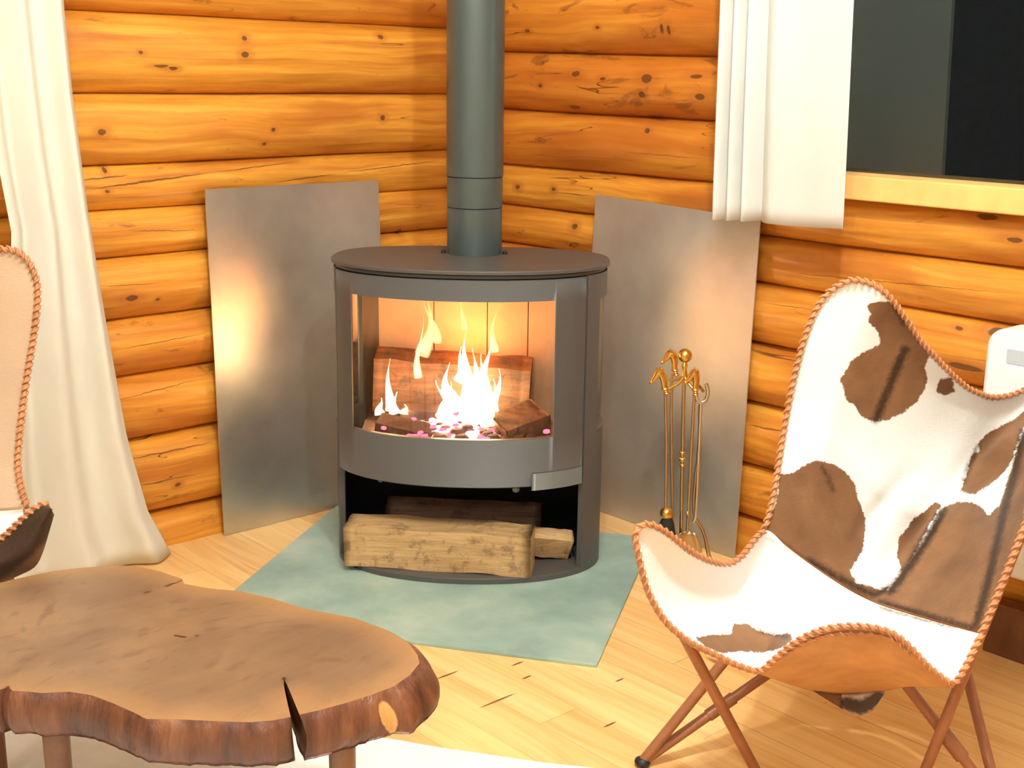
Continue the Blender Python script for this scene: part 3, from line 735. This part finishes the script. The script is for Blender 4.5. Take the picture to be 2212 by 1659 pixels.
for i in range(8):
    s = i/7; wd_ = .016 + .018*min(1, s*2.2); rows.append([b + V((0,0,-.075*s)) + TR*(wd_*(k/6-.5)*2) + TN*(.010 - .012*(1-(k/3-1)**2)) for k in range(7)])
mb.grid(rows); mb.build('shovel_blade', M['brass_dull'], t, solid=.0015, soff=0)
t = thing('fire_tongs', 'silvery fire tongs with a hooked loop top, rightmost tool on the stand', 'fire tool', tuple(tp(1500, 1125, .01)), 'fire tools on the brass stand')
mb = MB(); mb.tube(catmull([tp(*p, .01) for p in ((1514,872),(1511,950),(1507,1040),(1503,1110),(1498,1128))], 14), .0036, 12); mb.build('tong_arm', M['silver'], t)
mb = MB(); mb.tube(catmull([tp(*p, .004) for p in ((1512,874),(1510,960),(1500,1060),(1500,1112),(1515,1140),(1524,1165),(1530,1195),(1536,1212))], 22), [.0036]*16+[.0045]*6, 12); mb.build('tong_arm', M['brass_dull'], t)
mb = MB(); mb.tube(catmull([tp(*p, .01) for p in ((1503,852),(1506,863),(1515,869),(1525,864),(1529,850),(1528,836),(1525,829))], 18), .0045, 12); mb.build('hooked_loop', M['silver'], t)

# ---------------------------------------------------------------- curtains
def curtain(name, left, right, top, bot, zt, nf, plane, axis, mat, label, amp, hem_drop=None, seed=0, creases=()):
    """left/right: lists of (z, s) edges along the wall; folds bulge off the wall plane"""
    mb = MB(); R, K = 60, 160; rows = []
    for i in range(R+1):
        t = i/R; z = zt + (bot-zt)*t; s0, s1 = interp(-z, [-a for a, b in left], [b for a, b in left]), interp(-z, [-a for a, b in right], [b for a, b in right]); row = []
        for k in range(K+1):
            x = k/K; ph = x*nf*2*math.pi + seed + .5*nz(x*3, t*1.5, seed)
            off = amp*(math.sin(ph) + .10*math.sin(2.3*ph+1) + .4*nz(x*3.5, t*1.2, seed+4))*(.75+.25*t)
            s = s0 + (s1-s0)*x 
            zz = z + (hem_drop(x)*max(0, (t-.8)/.2) if hem_drop else 0)
            row.append((s, plane-off, zz) if axis == 0 else (plane-off, s, zz))
        rows.append(row)
    mb.grid(rows); o = mb.build(name, mat, solid=.0015, soff=0, ang=80); tag(o, label, 'curtain'); return o
PL = 2.585
le = [(2.3, .93), (1.22, .955), (.92, .968), (.77, .985), (.5, .96), (.01, .93)]
re = [(2.3, 1.12), (1.22, 1.132), (1.04, 1.138), (.80, 1.155), (.56, 1.180), (.30, 1.212), (.12, 1.252), (.01, 1.302)]
curtain('curtain', le, re, 0, .006, 2.3, 2.3, PL, 0, M['curtain'], 'long cream curtain hanging to the floor at the left log wall', .020, seed=1.3)
le2 = [(2.3, 1.80), (1.24, 1.797), (.79, 1.788)]; re2 = [(2.3, 1.475), (1.24, 1.469), (.81, 1.455)]
ca = MB(); R, K = 50, 150; rows = []
def foldR(x):                 # cross-section: three tight folds at the left, one broad flat face at the right
    if x < .34: return .024*math.sin(x/.34*3*2*math.pi - .6) + .006
    return .024*math.sin(-.6) + .006 + .030*math.sin(min(1, (x-.34)/.12)*math.pi/2) - .012*math.sin((x-.34)/.66*math.pi)
for i in range(R+1):
    t = i/R; z = 2.3 + (.797-2.3)*t; s0 = interp(-z, [-a for a, b in le2], [b for a, b in le2]); s1 = interp(-z, [-a for a, b in re2], [b for a, b in re2]); row = []
    for k in range(K+1):
        x = k/K; xx = x**1.0; s = s0 + (s1-s0)*xx; off = foldR(x)*(.8+.2*t) + .004*nz(x*4, t*3)
        row.append((2.215 - off, s, z + (.012*(x-.5) - .004)*t + .002*math.sin(x*7)*max(0, (t-.9)*10)))
    rows.append(row)
ca.grid(rows); o = ca.build('curtain', M['curtain_w'], solid=.0015, soff=0, ang=80); tag(o, 'short white curtain hanging beside the dark window', 'curtain')

# ---------------------------------------------------------------- heater on the right wall
ht = thing('panel_heater', 'white rounded panel heater by the right wall behind the cowhide chair', 'heater', (2.22, .80, .16))
def rrect(y0, y1, z0, z1, r, n=8):
    P = []
    for cy, cz, a0 in ((y1-r, z1-r, 0), (y0+r, z1-r, 90), (y0+r, z0+r, 180), (y1-r, z0+r, 270)):
        for k in range(n+1): a = math.radians(a0 + 90*k/n); P.append((cy + r*math.cos(a), cz + r*math.sin(a)))
    return P
def yzprism(mb, P, x0, x1, mi=0):
    n = len(P); mb.add([(x0, y, z) for y, z in P] + [(x1, y, z) for y, z in P], [tuple(range(n)), tuple(range(2*n-1, n-1, -1))] + [((i+1) % n, i, i+n, (i+1) % n + n) for i in range(n)], mi)
mb = MB(); yzprism(mb, rrect(.52, 1.140, .190, .652, .035), 2.205, 2.285); mb.build('heater_body', M['heater'], ht, bevel=.008)
mb = MB(); yzprism(mb, rrect(.56, 1.098, .225, .585, .004), 2.201, 2.206); mb.build('front_panel', M['heater'], ht, bevel=.001)
mb = MB(); yzprism(mb, rrect(.56, 1.098, .592, .618, .003), 2.2035, 2.206)
for k in range(18): mb.box((2.2015, .565+k*.029, .592), (2.204, .568+k*.029, .618))
mb.build('air_grille', M['heater_grey'], ht)
for y in (.6, .90):
    mb = MB(); P = [(2.19, 0), (2.269, 0), (2.269, .192), (2.232, .192), (2.232, .015), (2.19, .015)]; n = 6
    mb.add([(x, y-.02, z) for x, z in P] + [(x, y+.02, z) for x, z in P], [tuple(range(n)), tuple(range(2*n-1, n-1, -1))] + [((i+1) % n, i, i+n, (i+1) % n + n) for i in range(n)])
    mb.build('heater_foot', M['heater'], ht, bevel=.003)

# ---------------------------------------------------------------- cowhide butterfly chairs
def to3(lst): return [V(p) for p in lst]
def coons(T, B, L, R, nu, nv, sag=None):
    """patch between four border curves of (u, v, depth)"""
    T = lin(T, nu+1) if not isinstance(T[0], list) else T; B = lin(B, nu+1); L = lin(L, nv+1); R = lin(R, nv+1); rows = []
    for j in range(nv+1):
        t = j/nv; row = []
        for i in range(nu+1):
            s = i/nu
            p = T[i]*(1-t) + B[i]*t + L[j]*(1-s) + R[j]*s - (T[0]*(1-s)*(1-t) + T[nu]*s*(1-t) + B[0]*(1-s)*t + B[nu]*s*t)
            if sag: p = p + V((0, 0, sag(s, t)))
            row.append(p)
        rows.append(row)
    return rows
def inside(pt, poly):
    x, y = pt; c = False; j = len(poly)-1
    for i in range(len(poly)):
        xi, yi = poly[i]; xj, yj = poly[j]
        if (yi > y) != (yj > y) and x < (xj-xi)*(y-yi)/(yj-yi) + xi: c = not c
        j = i
    return c
def sdist(pt, poly, closed=True):
    x, y = pt; d = 1e9; n = len(poly)
    for i in range(n if closed else n-1):
        ax, ay = poly[i]; bx, by = poly[(i+1) % n]; dx, dy = bx-ax, by-ay; t = ((x-ax)*dx + (y-ay)*dy)/max(1e-9, dx*dx+dy*dy); t = max(0, min(1, t))
        d = min(d, math.hypot(x-ax-dx*t, y-ay-dy*t))
    return d
def mask(pt, polys, sc):
    b = -1e9
    for P in polys:
        d = sdist(pt, P); b = max(b, d if inside(pt, P) else -d)
    return max(-3, min(3, b/sc))
def smask(pt, strokes, sc):
    b = -1e9
    for P, wdt in strokes: b = max(b, wdt - sdist(pt, P, False))
    return max(-3, min(3, b/sc))
def hide_mesh(name, rows, parent, browns, strokes, mat, thick=.005):
    mb = MB(); mb.grid([[pix(*p) for p in r] for r in rows]); fl_ = [(p.x, p.y) for r in rows for p in r]
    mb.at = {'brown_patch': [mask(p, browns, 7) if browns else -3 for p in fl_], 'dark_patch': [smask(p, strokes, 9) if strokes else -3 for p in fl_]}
    # make the hair side face the viewer
    a, b, c = mb.v[0], mb.v[1], mb.v[len(rows[0])]; mid = len(rows)//2*len(rows[0]) + len(rows[0])//2
    nrm = (mb.v[mid+1]-mb.v[mid]).cross(mb.v[mid+len(rows[0])]-mb.v[mid])
    if nrm.dot(CAM - mb.v[mid]) < 0: mb.f = [f[::-1] for f in mb.f]
    return mb.build(name, [mat, M['suede']], parent, solid=thick, solid_mat=1, soff=-1, ang=80)
def lacing(name, curve, parent, r=.0035, pitch=.0105, mat=None, side=None):
    """whip stitched leather cord along a hide edge (curve of world points)"""
    L = sum((curve[i+1]-curve[i]).length for i in range(len(curve)-1)); n = max(4, int(L/pitch)); P = lin(curve, n*2+1)
    mb = MB(); mb.tube(lin(curve, n+1), r, 8)
    for i in range(n):
        a = P[2*i]; b = P[min(2*i+2, 2*n)]; d = (b-a).normalized(); v = (CAM-a).normalized(); s = d.cross(v).normalized()
        m_ = (a+b)/2 + v*r*1.2
        mb.tube([a - s*r*1.35 - d*r*.6, a.lerp(m_, .6) - s*r*.9 + v*r*.7, m_ + s*r*.7 + d*r*.3 + v*r*.4, b + s*r*1.3], [r*.35, r*.62, r*.62, r*.35], 6)
    return mb.build(name, mat or M['lace'], parent, ang=80)

# near chair on the right
ch = thing('butterfly_chair', 'brown and white cowhide butterfly chair on tan rods, right of the stove', 'chair', (1.62, 1.02, 0))
T = smoothcurve(to3([(1812,616,2.02),(1840,605,2.02),(1880,612,2.025),(1915,635,2.03),(1945,672,2.05),(1985,730,2.08),(2030,782,2.12),(2080,830,2.17),(2120,852,2.20),(2150,859,2.22),(2190,852,2.23),(2230,832,2.235),(2262,790,2.235),(2290,700,2.22),(2300,610,2.21),(2312,570,2.21)]), 121)
Bc = smoothcurve(to3([(1652,1142,1.985),(1700,1178,2.0),(1760,1222,2.02),(1830,1268,2.035),(1890,1298,2.04),(1950,1318,2.01),(2000,1333,1.96),(2060,1350,1.89),(2120,1368,1.83)]), 121)
Lc = smoothcurve(to3([(1812,616,2.02),(1788,634,2.02),(1765,665,2.02),(1745,710,2.02),(1728,765,2.02),(1713,825,2.025),(1702,880,2.03),(1690,950,2.03),(1680,1015,2.02),(1668,1085,2.0),(1652,1142,1.985)]), 101)
Rc = smoothcurve(to3([(2312,570,2.21),(2345,650,2.19),(2335,780,2.12),(2300,910,2.0),(2262,1000,1.90),(2246,1045,1.862),(2228,1095,1.86),(2192,1190,1.852),(2150,1295,1.84),(2120,1368,1.83)]), 101)
def sagb(s, t): 
    e = math.sin(math.pi*s)*math.sin(math.pi*t); cr = math.exp(-((s-(.60-.10*t))/.05)**2)*math.sin(math.pi*min(1, t*1.02))
    return .075*e + .020*cr + .012*math.exp(-((s-(.52-.2*t))/.03)**2)*(1 if .4 < t < .9 else 0)*math.sin(math.pi*(t-.4)/.5 if .4<t<.9 else 0)
rows = coons(T, Bc, Lc, Rc, 120, 100, sagb)
# keep the hide off the log wall
for r in rows:
    for p in r:
        q = pix(*p)
        if q.x > 2.262: p.z *= (2.262/q.x)
BR = [[(1870,659),(1898,651),(1922,651),(1938,663),(1962,691),(1982,719),(2002,747),(2010,767),(1998,791),(2003,815),(1998,839),(1982,866),(1954,890),(1922,906),(1890,910),(1862,902),(1846,878),(1826,862),(1822,835),(1815,823),(1826,803),(1838,779),(1866,759),(1898,747),(1902,735),(1894,711),(1874,695),(1882,679)],
      [(2029,819),(2057,815),(2062,846),(2041,854),(2021,846)],
      [(1640,1150),(1671,1105),(1682,1057),(1680,1026),(1715,1020),(1743,1002),(1767,994),(1799,1002),(1826,1018),(1846,1045),(1854,1077),(1866,1109),(1870,1137),(1866,1180),(1852,1210),(1835,1232),(1850,1258),(1905,1275),(1925,1262),(1900,1310),(1830,1285),(1760,1240),(1700,1200)],
      [(2230,870),(2193,905),(2157,922),(2129,938),(2113,958),(2117,974),(2097,982),(2093,1010),(2073,1061),(2101,1069),(2129,1053),(2161,1030),(2185,998),(2200,950),(2230,880)],
      [(2018,1085),(1998,1105),(1975,1118),(1960,1140),(1942,1160),(1938,1200),(1950,1240),(1985,1180),(2010,1130),(2035,1090)],
      [(2040,1095),(2070,1083),(2100,1085),(2120,1095),(2135,1115),(2160,1090),(2180,1030),(2205,950),(2240,880),(2350,800),(2350,1000),(2246,1060),(2180,1220),(2120,1390),(2060,1362),(1990,1345),(1895,1310),(1930,1260),(1990,1180)]]
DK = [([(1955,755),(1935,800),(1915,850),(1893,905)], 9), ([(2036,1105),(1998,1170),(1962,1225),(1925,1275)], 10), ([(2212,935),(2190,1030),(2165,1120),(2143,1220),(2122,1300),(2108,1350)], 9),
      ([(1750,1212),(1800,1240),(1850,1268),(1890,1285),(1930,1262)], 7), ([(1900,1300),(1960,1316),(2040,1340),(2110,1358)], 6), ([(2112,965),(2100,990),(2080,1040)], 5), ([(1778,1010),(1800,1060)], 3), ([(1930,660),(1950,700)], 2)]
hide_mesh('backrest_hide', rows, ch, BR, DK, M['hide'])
Ts = smoothcurve(to3([(1372,1150,1.755),(1378,1139,1.756),(1400,1131,1.765),(1440,1149,1.785),(1500,1195,1.84),(1560,1217,1.90),(1600,1204,1.94),(1652,1146,1.982),(1700,1182,1.995),(1760,1226,2.012),(1830,1272,2.028),(1890,1302,2.03),(1950,1322,2.0),(2000,1337,1.95),(2060,1354,1.88),(2120,1370,1.825)]), 141)
Bs = smoothcurve(to3([(1376,1182,1.755),(1386,1230,1.76),(1402,1282,1.77),(1430,1332,1.78),(1462,1366,1.79),(1500,1393,1.80),(1545,1414,1.815),(1590,1436,1.83),(1640,1450,1.84),(1665,1432,1.83),(1700,1402,1.81),(1740,1376,1.79),(1790,1358,1.77),(1840,1353,1.76),(1890,1357,1.76),(1930,1370,1.765),(1965,1398,1.77),(2005,1440,1.785),(2040,1468,1.795),(2062,1480,1.80)]), 141)
Ls = lin(to3([(1372,1150,1.755),(1372,1165,1.755),(1376,1182,1.755)]), 61); Rs = smoothcurve(to3([(2120,1370,1.825),(2102,1408,1.815),(2082,1448,1.805),(2062,1480,1.80)]), 61)
rows = coons(Ts, Bs, Ls, Rs, 140, 60, lambda s, t: .07*math.sin(math.pi*s)**1*math.sin(math.pi*t) + .010*math.exp(-((s-.33-.05*t)/.03)**2)*math.sin(math.pi*t))
SB = [[(1500,1378),(1540,1371),(1580,1370),(1584,1348),(1612,1346),(1640,1364),(1675,1372),(1707,1368),(1713,1380),(1690,1400),(1647,1411),(1608,1407),(1561,1411),(1529,1400)]]
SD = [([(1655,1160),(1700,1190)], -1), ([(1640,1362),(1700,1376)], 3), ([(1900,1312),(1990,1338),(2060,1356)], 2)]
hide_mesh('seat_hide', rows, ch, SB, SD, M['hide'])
# suede underside of the sagging seat
Tu = smoothcurve(to3([(1640,1451,1.842),(1700,1403,1.812),(1740,1377,1.792),(1790,1359,1.772),(1840,1354,1.762),(1890,1358,1.762),(1930,1371,1.767),(1965,1399,1.772),(2005,1441,1.787),(2060,1481,1.80)]), 61)
Bu = smoothcurve(to3([(1640,1456,1.85),(1690,1474,1.93),(1750,1492,1.99),(1800,1499,2.01),(1850,1499,2.02),(1910,1493,2.0),(1960,1484,1.95),(2010,1484,1.87),(2060,1486,1.81)]), 61)
rows = coons(Tu, Bu, lin([Tu[0], Bu[0]], 31), lin([Tu[-1], Bu[-1]], 31), 60, 30, lambda s, t: -.05*math.sin(math.pi*s)*math.sin(math.pi*t))
o = hide_mesh('seat_underside', rows, ch, [], [([(1995,1474),(2040,1478)], 6)], M['suede'], .003); o['label'] = 'tan suede underside of the seat'
mb = MB()
T2 = to3([(1752,1490,1.99),(1800,1499,2.01),(1850,1499,2.02),(1912,1492,2.0)]); B2 = to3([(1768,1500,1.99),(1815,1530,2.0),(1850,1548,2.0),(1885,1536,2.0),(1912,1496,2.0)])
rows = coons(T2, B2, lin([T2[0], B2[0]], 9), lin([T2[-1], B2[-1]], 9), 24, 8)
o = hide_mesh('hide_flap', rows, ch, [[(1700,1450),(1820,1450),(1820,1600),(1700,1600)]], [([(1830,1520),(1860,1530),(1900,1505)], 16)], M['hide_tan'], .004); o['label'] = 'dark brown loose flap under the seat'
edge = [pix(*p) for p in Lc[::-1]] + [pix(*p) for p in T[1:]]
lacing('edge_lacing', edge, ch, .0036, .0125)
lacing('edge_lacing', [pix(*p) for p in Rc[45:]], ch, .0036, .0125)
lacing('edge_lacing', [pix(*p) for p in Ts[55::-1]] + [pix(*p) for p in Ls[1:]] + [pix(*p) for p in Bs[1:]] + [pix(*p) for p in Rs[::-1][1:]], ch, .0034, .0125)
# second row of stitches below the front edge
lacing('edge_lacing', [pix(p.x, p.y + 16 - abs(p.x-1850)*.04, p.z+.004) for p in Bs[72:122]], ch, .0024, .0135)
def rod(parent, *P, r=.0085):
    mb = MB(); mb.tube(lin(P, 9) if len(P) > 2 else [P[0], P[0].lerp(P[1], .5), P[1]], r, 14); return mb.build('frame_rod', M['rod'], parent)
F1 = pax(1388, 1645, 2, .009); TFR = pix(2246, 1045, 1.872); TFL = pix(1376, 1150, 1.768); TBR = pix(2315, 575, 2.225); TBL = pix(1856, 625, 2.035)
G1 = pax(1640, 1678, 2, .009); G2 = pax(1979, 1712, 2, .009); F3 = pax(2160, 1741, 2, .009); FF = V((1.93, 1.32, .009))
def through(a, u, v, r_):     # end of a rod from a whose line is seen passing (u, v)
    return None
rod(ch, F1, pix(1850, 1322, 2.16), pix(2150, 1108, 2.10), pix(2240, 1052, 1.905)); rod(ch, pix(1379, 1158, 1.775), pix(1415, 1240, 1.87), pix(1470, 1360, 1.895), G1); rod(ch, TFR + V((-.006, -.004, 0)), G2); rod(ch, F3, pix(2024, 1200, 2.23), pix(1944, 900, 2.24), pix(1858, 632, 2.065))
rod(ch, F3, pix(1800, 1276, 2.06)); 
rod(ch, F1, pix(1705, 1255, 2.06))
rod(ch, FF, pix(2290, 1020, 2.22), TBR); rod(ch, FF, pix(1760, 1100, 2.14), pix(1830, 640, 2.05))
mb = MB(); mb.tube([F1.lerp(pix(1850, 1322, 2.16), .30), F1.lerp(pix(1850, 1322, 2.16), .42)], .0105, 14); mb.build('rod_joint', M['rod'], ch)
q = F3.lerp(pix(1800, 1276, 2.06), .28); d_ = (pix(1800, 1276, 2.06)-F3).normalized()
mb = MB(); mb.tube([q - d_*.025, q + d_*.025], .0115, 14); mb.build('rod_joint', M['rod'], ch)
for p in (F1, F3, G1, G2, FF):
    mb = MB(); mb.sphere((p.x, p.y, .009), .0135, 12, sc=(1, 1, .65)); mb.build('rod_foot', M['bolt'], ch)

# far chair at the left edge
c2 = thing('butterfly_chair', 'tan hide butterfly chair at the left edge behind the slab table', 'chair', (.60, 2.10, 0))
T = smoothcurve(to3([(-190,700,2.30),(-130,610,2.29),(-60,562,2.27),(-15,541,2.26),(15,538,2.26),(45,548,2.26),(66,572,2.26)]), 61)
R_ = smoothcurve(to3([(66,572,2.26),(79,610,2.26),(80,660,2.255),(72,730,2.25),(60,800,2.24),(50,870,2.23),(42,940,2.21),(38,1000,2.19),(44,1050,2.16),(58,1096,2.13)]), 81)
L_ = smoothcurve(to3([(-190,700,2.30),(-230,850,2.28),(-240,1000,2.24),(-220,1110,2.16)]), 81)
B_ = smoothcurve(to3([(-220,1110,2.16),(-120,1112,2.20),(-40,1106,2.18),(10,1102,2.15),(58,1096,2.13)]), 61)
rows = coons(T, B_, L_, R_, 60, 80, lambda s, t: .05*math.sin(math.pi*s)*math.sin(math.pi*t))
hide_mesh('backrest_hide', rows, c2, [], [], M['hide_tan'])
lacing('edge_lacing', [pix(*p) for p in T] + [pix(*p) for p in R_[1:]], c2, .0042, .0125)
T = smoothcurve(to3([(-230,1120,2.14),(-100,1108,2.16),(0,1104,2.14),(50,1100,2.12)]), 41)
B_ = smoothcurve(to3([(-230,1260,2.06),(-100,1215,2.06),(0,1164,2.06),(50,1128,2.06)]), 41)
rows = coons(T, B_, lin([T[0], B_[0]], 21), lin([T[-1], B_[-1]], 21), 40, 20, lambda s, t: .03*math.sin(math.pi*t))
hide_mesh('seat_hide', rows, c2, [], [], M['hide']); 
T = smoothcurve(to3([(-230,1270,2.04),(-100,1220,2.045),(0,1166,2.05),(30,1140,2.05),(60,1112,2.05),(84,1094,2.05),(104,1087,2.05)]), 51)
B_ = smoothcurve(to3([(-230,1400,2.05),(-100,1320,2.05),(0,1262,2.05),(40,1244,2.05),(75,1225,2.05),(92,1195,2.05),(106,1150,2.05),(117,1112,2.05)]), 51)
rows = coons(T, B_, lin([T[0], B_[0]], 31), lin([T[-1], B_[-1]], 31), 50, 30, lambda s, t: -.03*math.sin(math.pi*t))
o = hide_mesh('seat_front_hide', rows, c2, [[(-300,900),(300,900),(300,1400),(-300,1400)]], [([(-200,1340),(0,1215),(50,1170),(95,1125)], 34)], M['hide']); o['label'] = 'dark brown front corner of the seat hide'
lacing('edge_lacing', [pix(*p) for p in T], c2, .0042, .0125)
a0 = pax(-60, 1500, 2, .009)
rod(c2, V((.72, 2.46, .009)), pix(20, 600, 2.36)); rod(c2, V((.50, 2.30, .009)), pix(90, 1105, 2.06)); rod(c2, V((.42, 2.16, .009)), pix(20, 1150, 2.13)); rod(c2, V((.38, 2.56, .009)), pix(-60, 620, 2.40))

# ---------------------------------------------------------------- slab table
ZT, TH = .330, .060
top_px = [(0,1259),(45,1248),(113,1234),(181,1226),(249,1222),(294,1222),(344,1234),(393,1250),(398,1261),(452,1271),(520,1277),(588,1293),(656,1314),(769,1336),(836,1361),(882,1388),(902,1415),(906,1433),(886,1458),(850,1483),(805,1500),(746,1519),(690,1534),(647,1544)]
crack = [(629,1500),(620,1478),(613,1466),(613,1480),(618,1505),(628,1549)]
front = [(590,1556),(542,1560),(497,1559),(452,1557),(384,1554),(316,1553),(289,1539),(244,1519),(199,1502),(149,1494),(90,1497),(50,1493),(27,1492),(18,1484),(0,1490)]
left = [(-70,1500),(-150,1480),(-200,1430),(-210,1370),(-160,1310),(-80,1275)]
def densify(P, step, nzv=0):
    out = []
    for i in range(len(P)):
        a, b = V((*P[i], 0)), V((*P[(i+1) % len(P)], 0)); n = max(1, int((b-a).length/step))
        for k in range(n): out.append(a.lerp(b, k/n))
    return out
poly = top_px + crack + front + left
dp = densify(poly, 9); ctr = V((.72, 1.55, 0))
outl = [pax(p.x, p.y, 2, ZT) for p in dp]
iscr = [sdist((p.x, p.y), crack) < 3 or (605 < p.x < 650 and 1462 < p.y < 1552 and sdist((p.x, p.y), [(613,1466),(628,1549)], False) < 8) for p in dp]
tb = thing('slab_table', 'low live-edge wood slab coffee table with a split in its edge', 'coffee table', (.75, 1.55, 0))
mb = MB(); n = len(outl); rows = []; NZ_ = 9
for j in range(NZ_+1):
    t = j/NZ_; row = []
    for i, p in enumerate(outl):
        if iscr[i]: q = V((p.x, p.y, ZT - TH*t)) + V((.004*t, -.001*t, 0))
        else:
            d = (p - ctr); d.z = 0; d.normalize(); s = i*.021
            bul = .011*math.sin(math.pi*min(1, t*1.05))**.7 + .010*t*max(0, math.sin(s)) + .006*nz(i*.22, t*1.2)*min(1, t*5) + .0035*nz(i*.9, t*2)*min(1, t*5)
            if p.x > .9 and p.y < 1.42: bul += .016*t**.6
            q = V((p.x, p.y, ZT - TH*t)) + d*bul
        row.append(q)
    rows.append(row + [row[0]])
mb.grid(rows); mb.add([r for r in rows[-1][:-1]], [tuple(range(n-1, -1, -1))])
pale = []
for v in mb.v:
    u_, v_ = proj(v); pale.append(max(-1, min(1, 1 - (((u_-836-(v_-1545)*.3)/25)**2 + ((v_-1548)/50)**2))))
mb.at = {'pale': pale}
weld(mb.build('bark_edge', M['bark'], tb, ang=60))
# top surface: rings shrinking towards the centre line, so the checks and pale rim can be drawn as wood
import bmesh
bm = bmesh.new(); vs = [bm.verts.new(p) for p in outl]; f = bm.faces.new(vs); bmesh.ops.triangulate(bm, faces=[f])
for _ in range(5):
    es = [e for e in bm.edges if e.calc_length() > .018]
    if not es: break
    bmesh.ops.subdivide_edges(bm, edges=es, cuts=1); bmesh.ops.triangulate(bm, faces=bm.faces[:])
bm.normal_update()
if sum(f.normal.z for f in bm.faces) < 0: bmesh.ops.reverse_faces(bm, faces=bm.faces[:])
me = bpy.data.meshes.new('slab_top'); bm.to_mesh(me); bm.free(); me.materials.append(M['slab'])
o2d = [(p.x, p.y) for i, p in enumerate(outl) if not iscr[i]]
rim = []; chk = []
strokes = [([(293,1286),(330,1276),(365,1265),(398,1252)], 2.6), ([(376,1372),(400,1376)], 3), ([(420,1374),(440,1370)], 2), ([(18,1484),(30,1466)], 1.5), ([(470,1350),(530,1335)], 1.0), ([(613,1466),(611,1458)], 2)]
for v in me.vertices:
    d = sdist((v.co.x, v.co.y), o2d); rim.append(max(0, 1 - d/.05)); u_, v_ = proj(v.co); chk.append(max(0, min(1, .5 + .12*max(w_ - sdist((u_, v_), P, False) for P, w_ in strokes))))
for k, vals in (('rim', rim), ('check', chk)):
    a = me.attributes.new(k, 'FLOAT', 'POINT'); a.data.foreach_set('value', vals)
o = bpy.data.objects.new('slab_top', me); COL.objects.link(o); o.parent = tb; o.matrix_parent_inverse = tb.matrix_world.inverted()
for (u_, v_, dx) in ((117, 1540, -.002), (738, 1575, -.006), (-60, 1500, 0), (-40, 1330, 0)):
    p = pax(u_, v_, 2, ZT-TH+.01); mb = MB(); mb.tube([(p.x, p.y, ZT-TH+.012), (p.x+dx, p.y-.01, .0)], [.0175, .0150], 20); mb.build('leg', M['leg'], tb)

# rug under the table
E0 = pax(1148, 1654, 2, 0); E1 = pax(886, 1617, 2, 0); ed = (E1-E0).normalized(); pr = V((-ed.y, ed.x, 0)); 
if pr.dot(V((-1, -1, 0))) < 0: pr = -pr
P = []
c_ = [E0 - ed*.12, E1 + ed*.70, E1 + ed*.70 + pr*1.3, E0 - ed*.12 + pr*1.3]
for i in range(4):
    a, b = c_[i], c_[(i+1) % 4]; m_ = 60
    for k in range(m_): q = a.lerp(b, k/m_); q += V((nz(q.x*9, q.y*9), nz(q.y*9, q.x*9+5), 0))*.008; P.append((q.x, q.y))
mb = MB(); mb.prism(P, .0, .012); o = mb.build('wool_rug', M['rug'], smooth=False, bevel=.004); tag(o, 'cream wool rug on the floorboards under the slab table', 'rug')
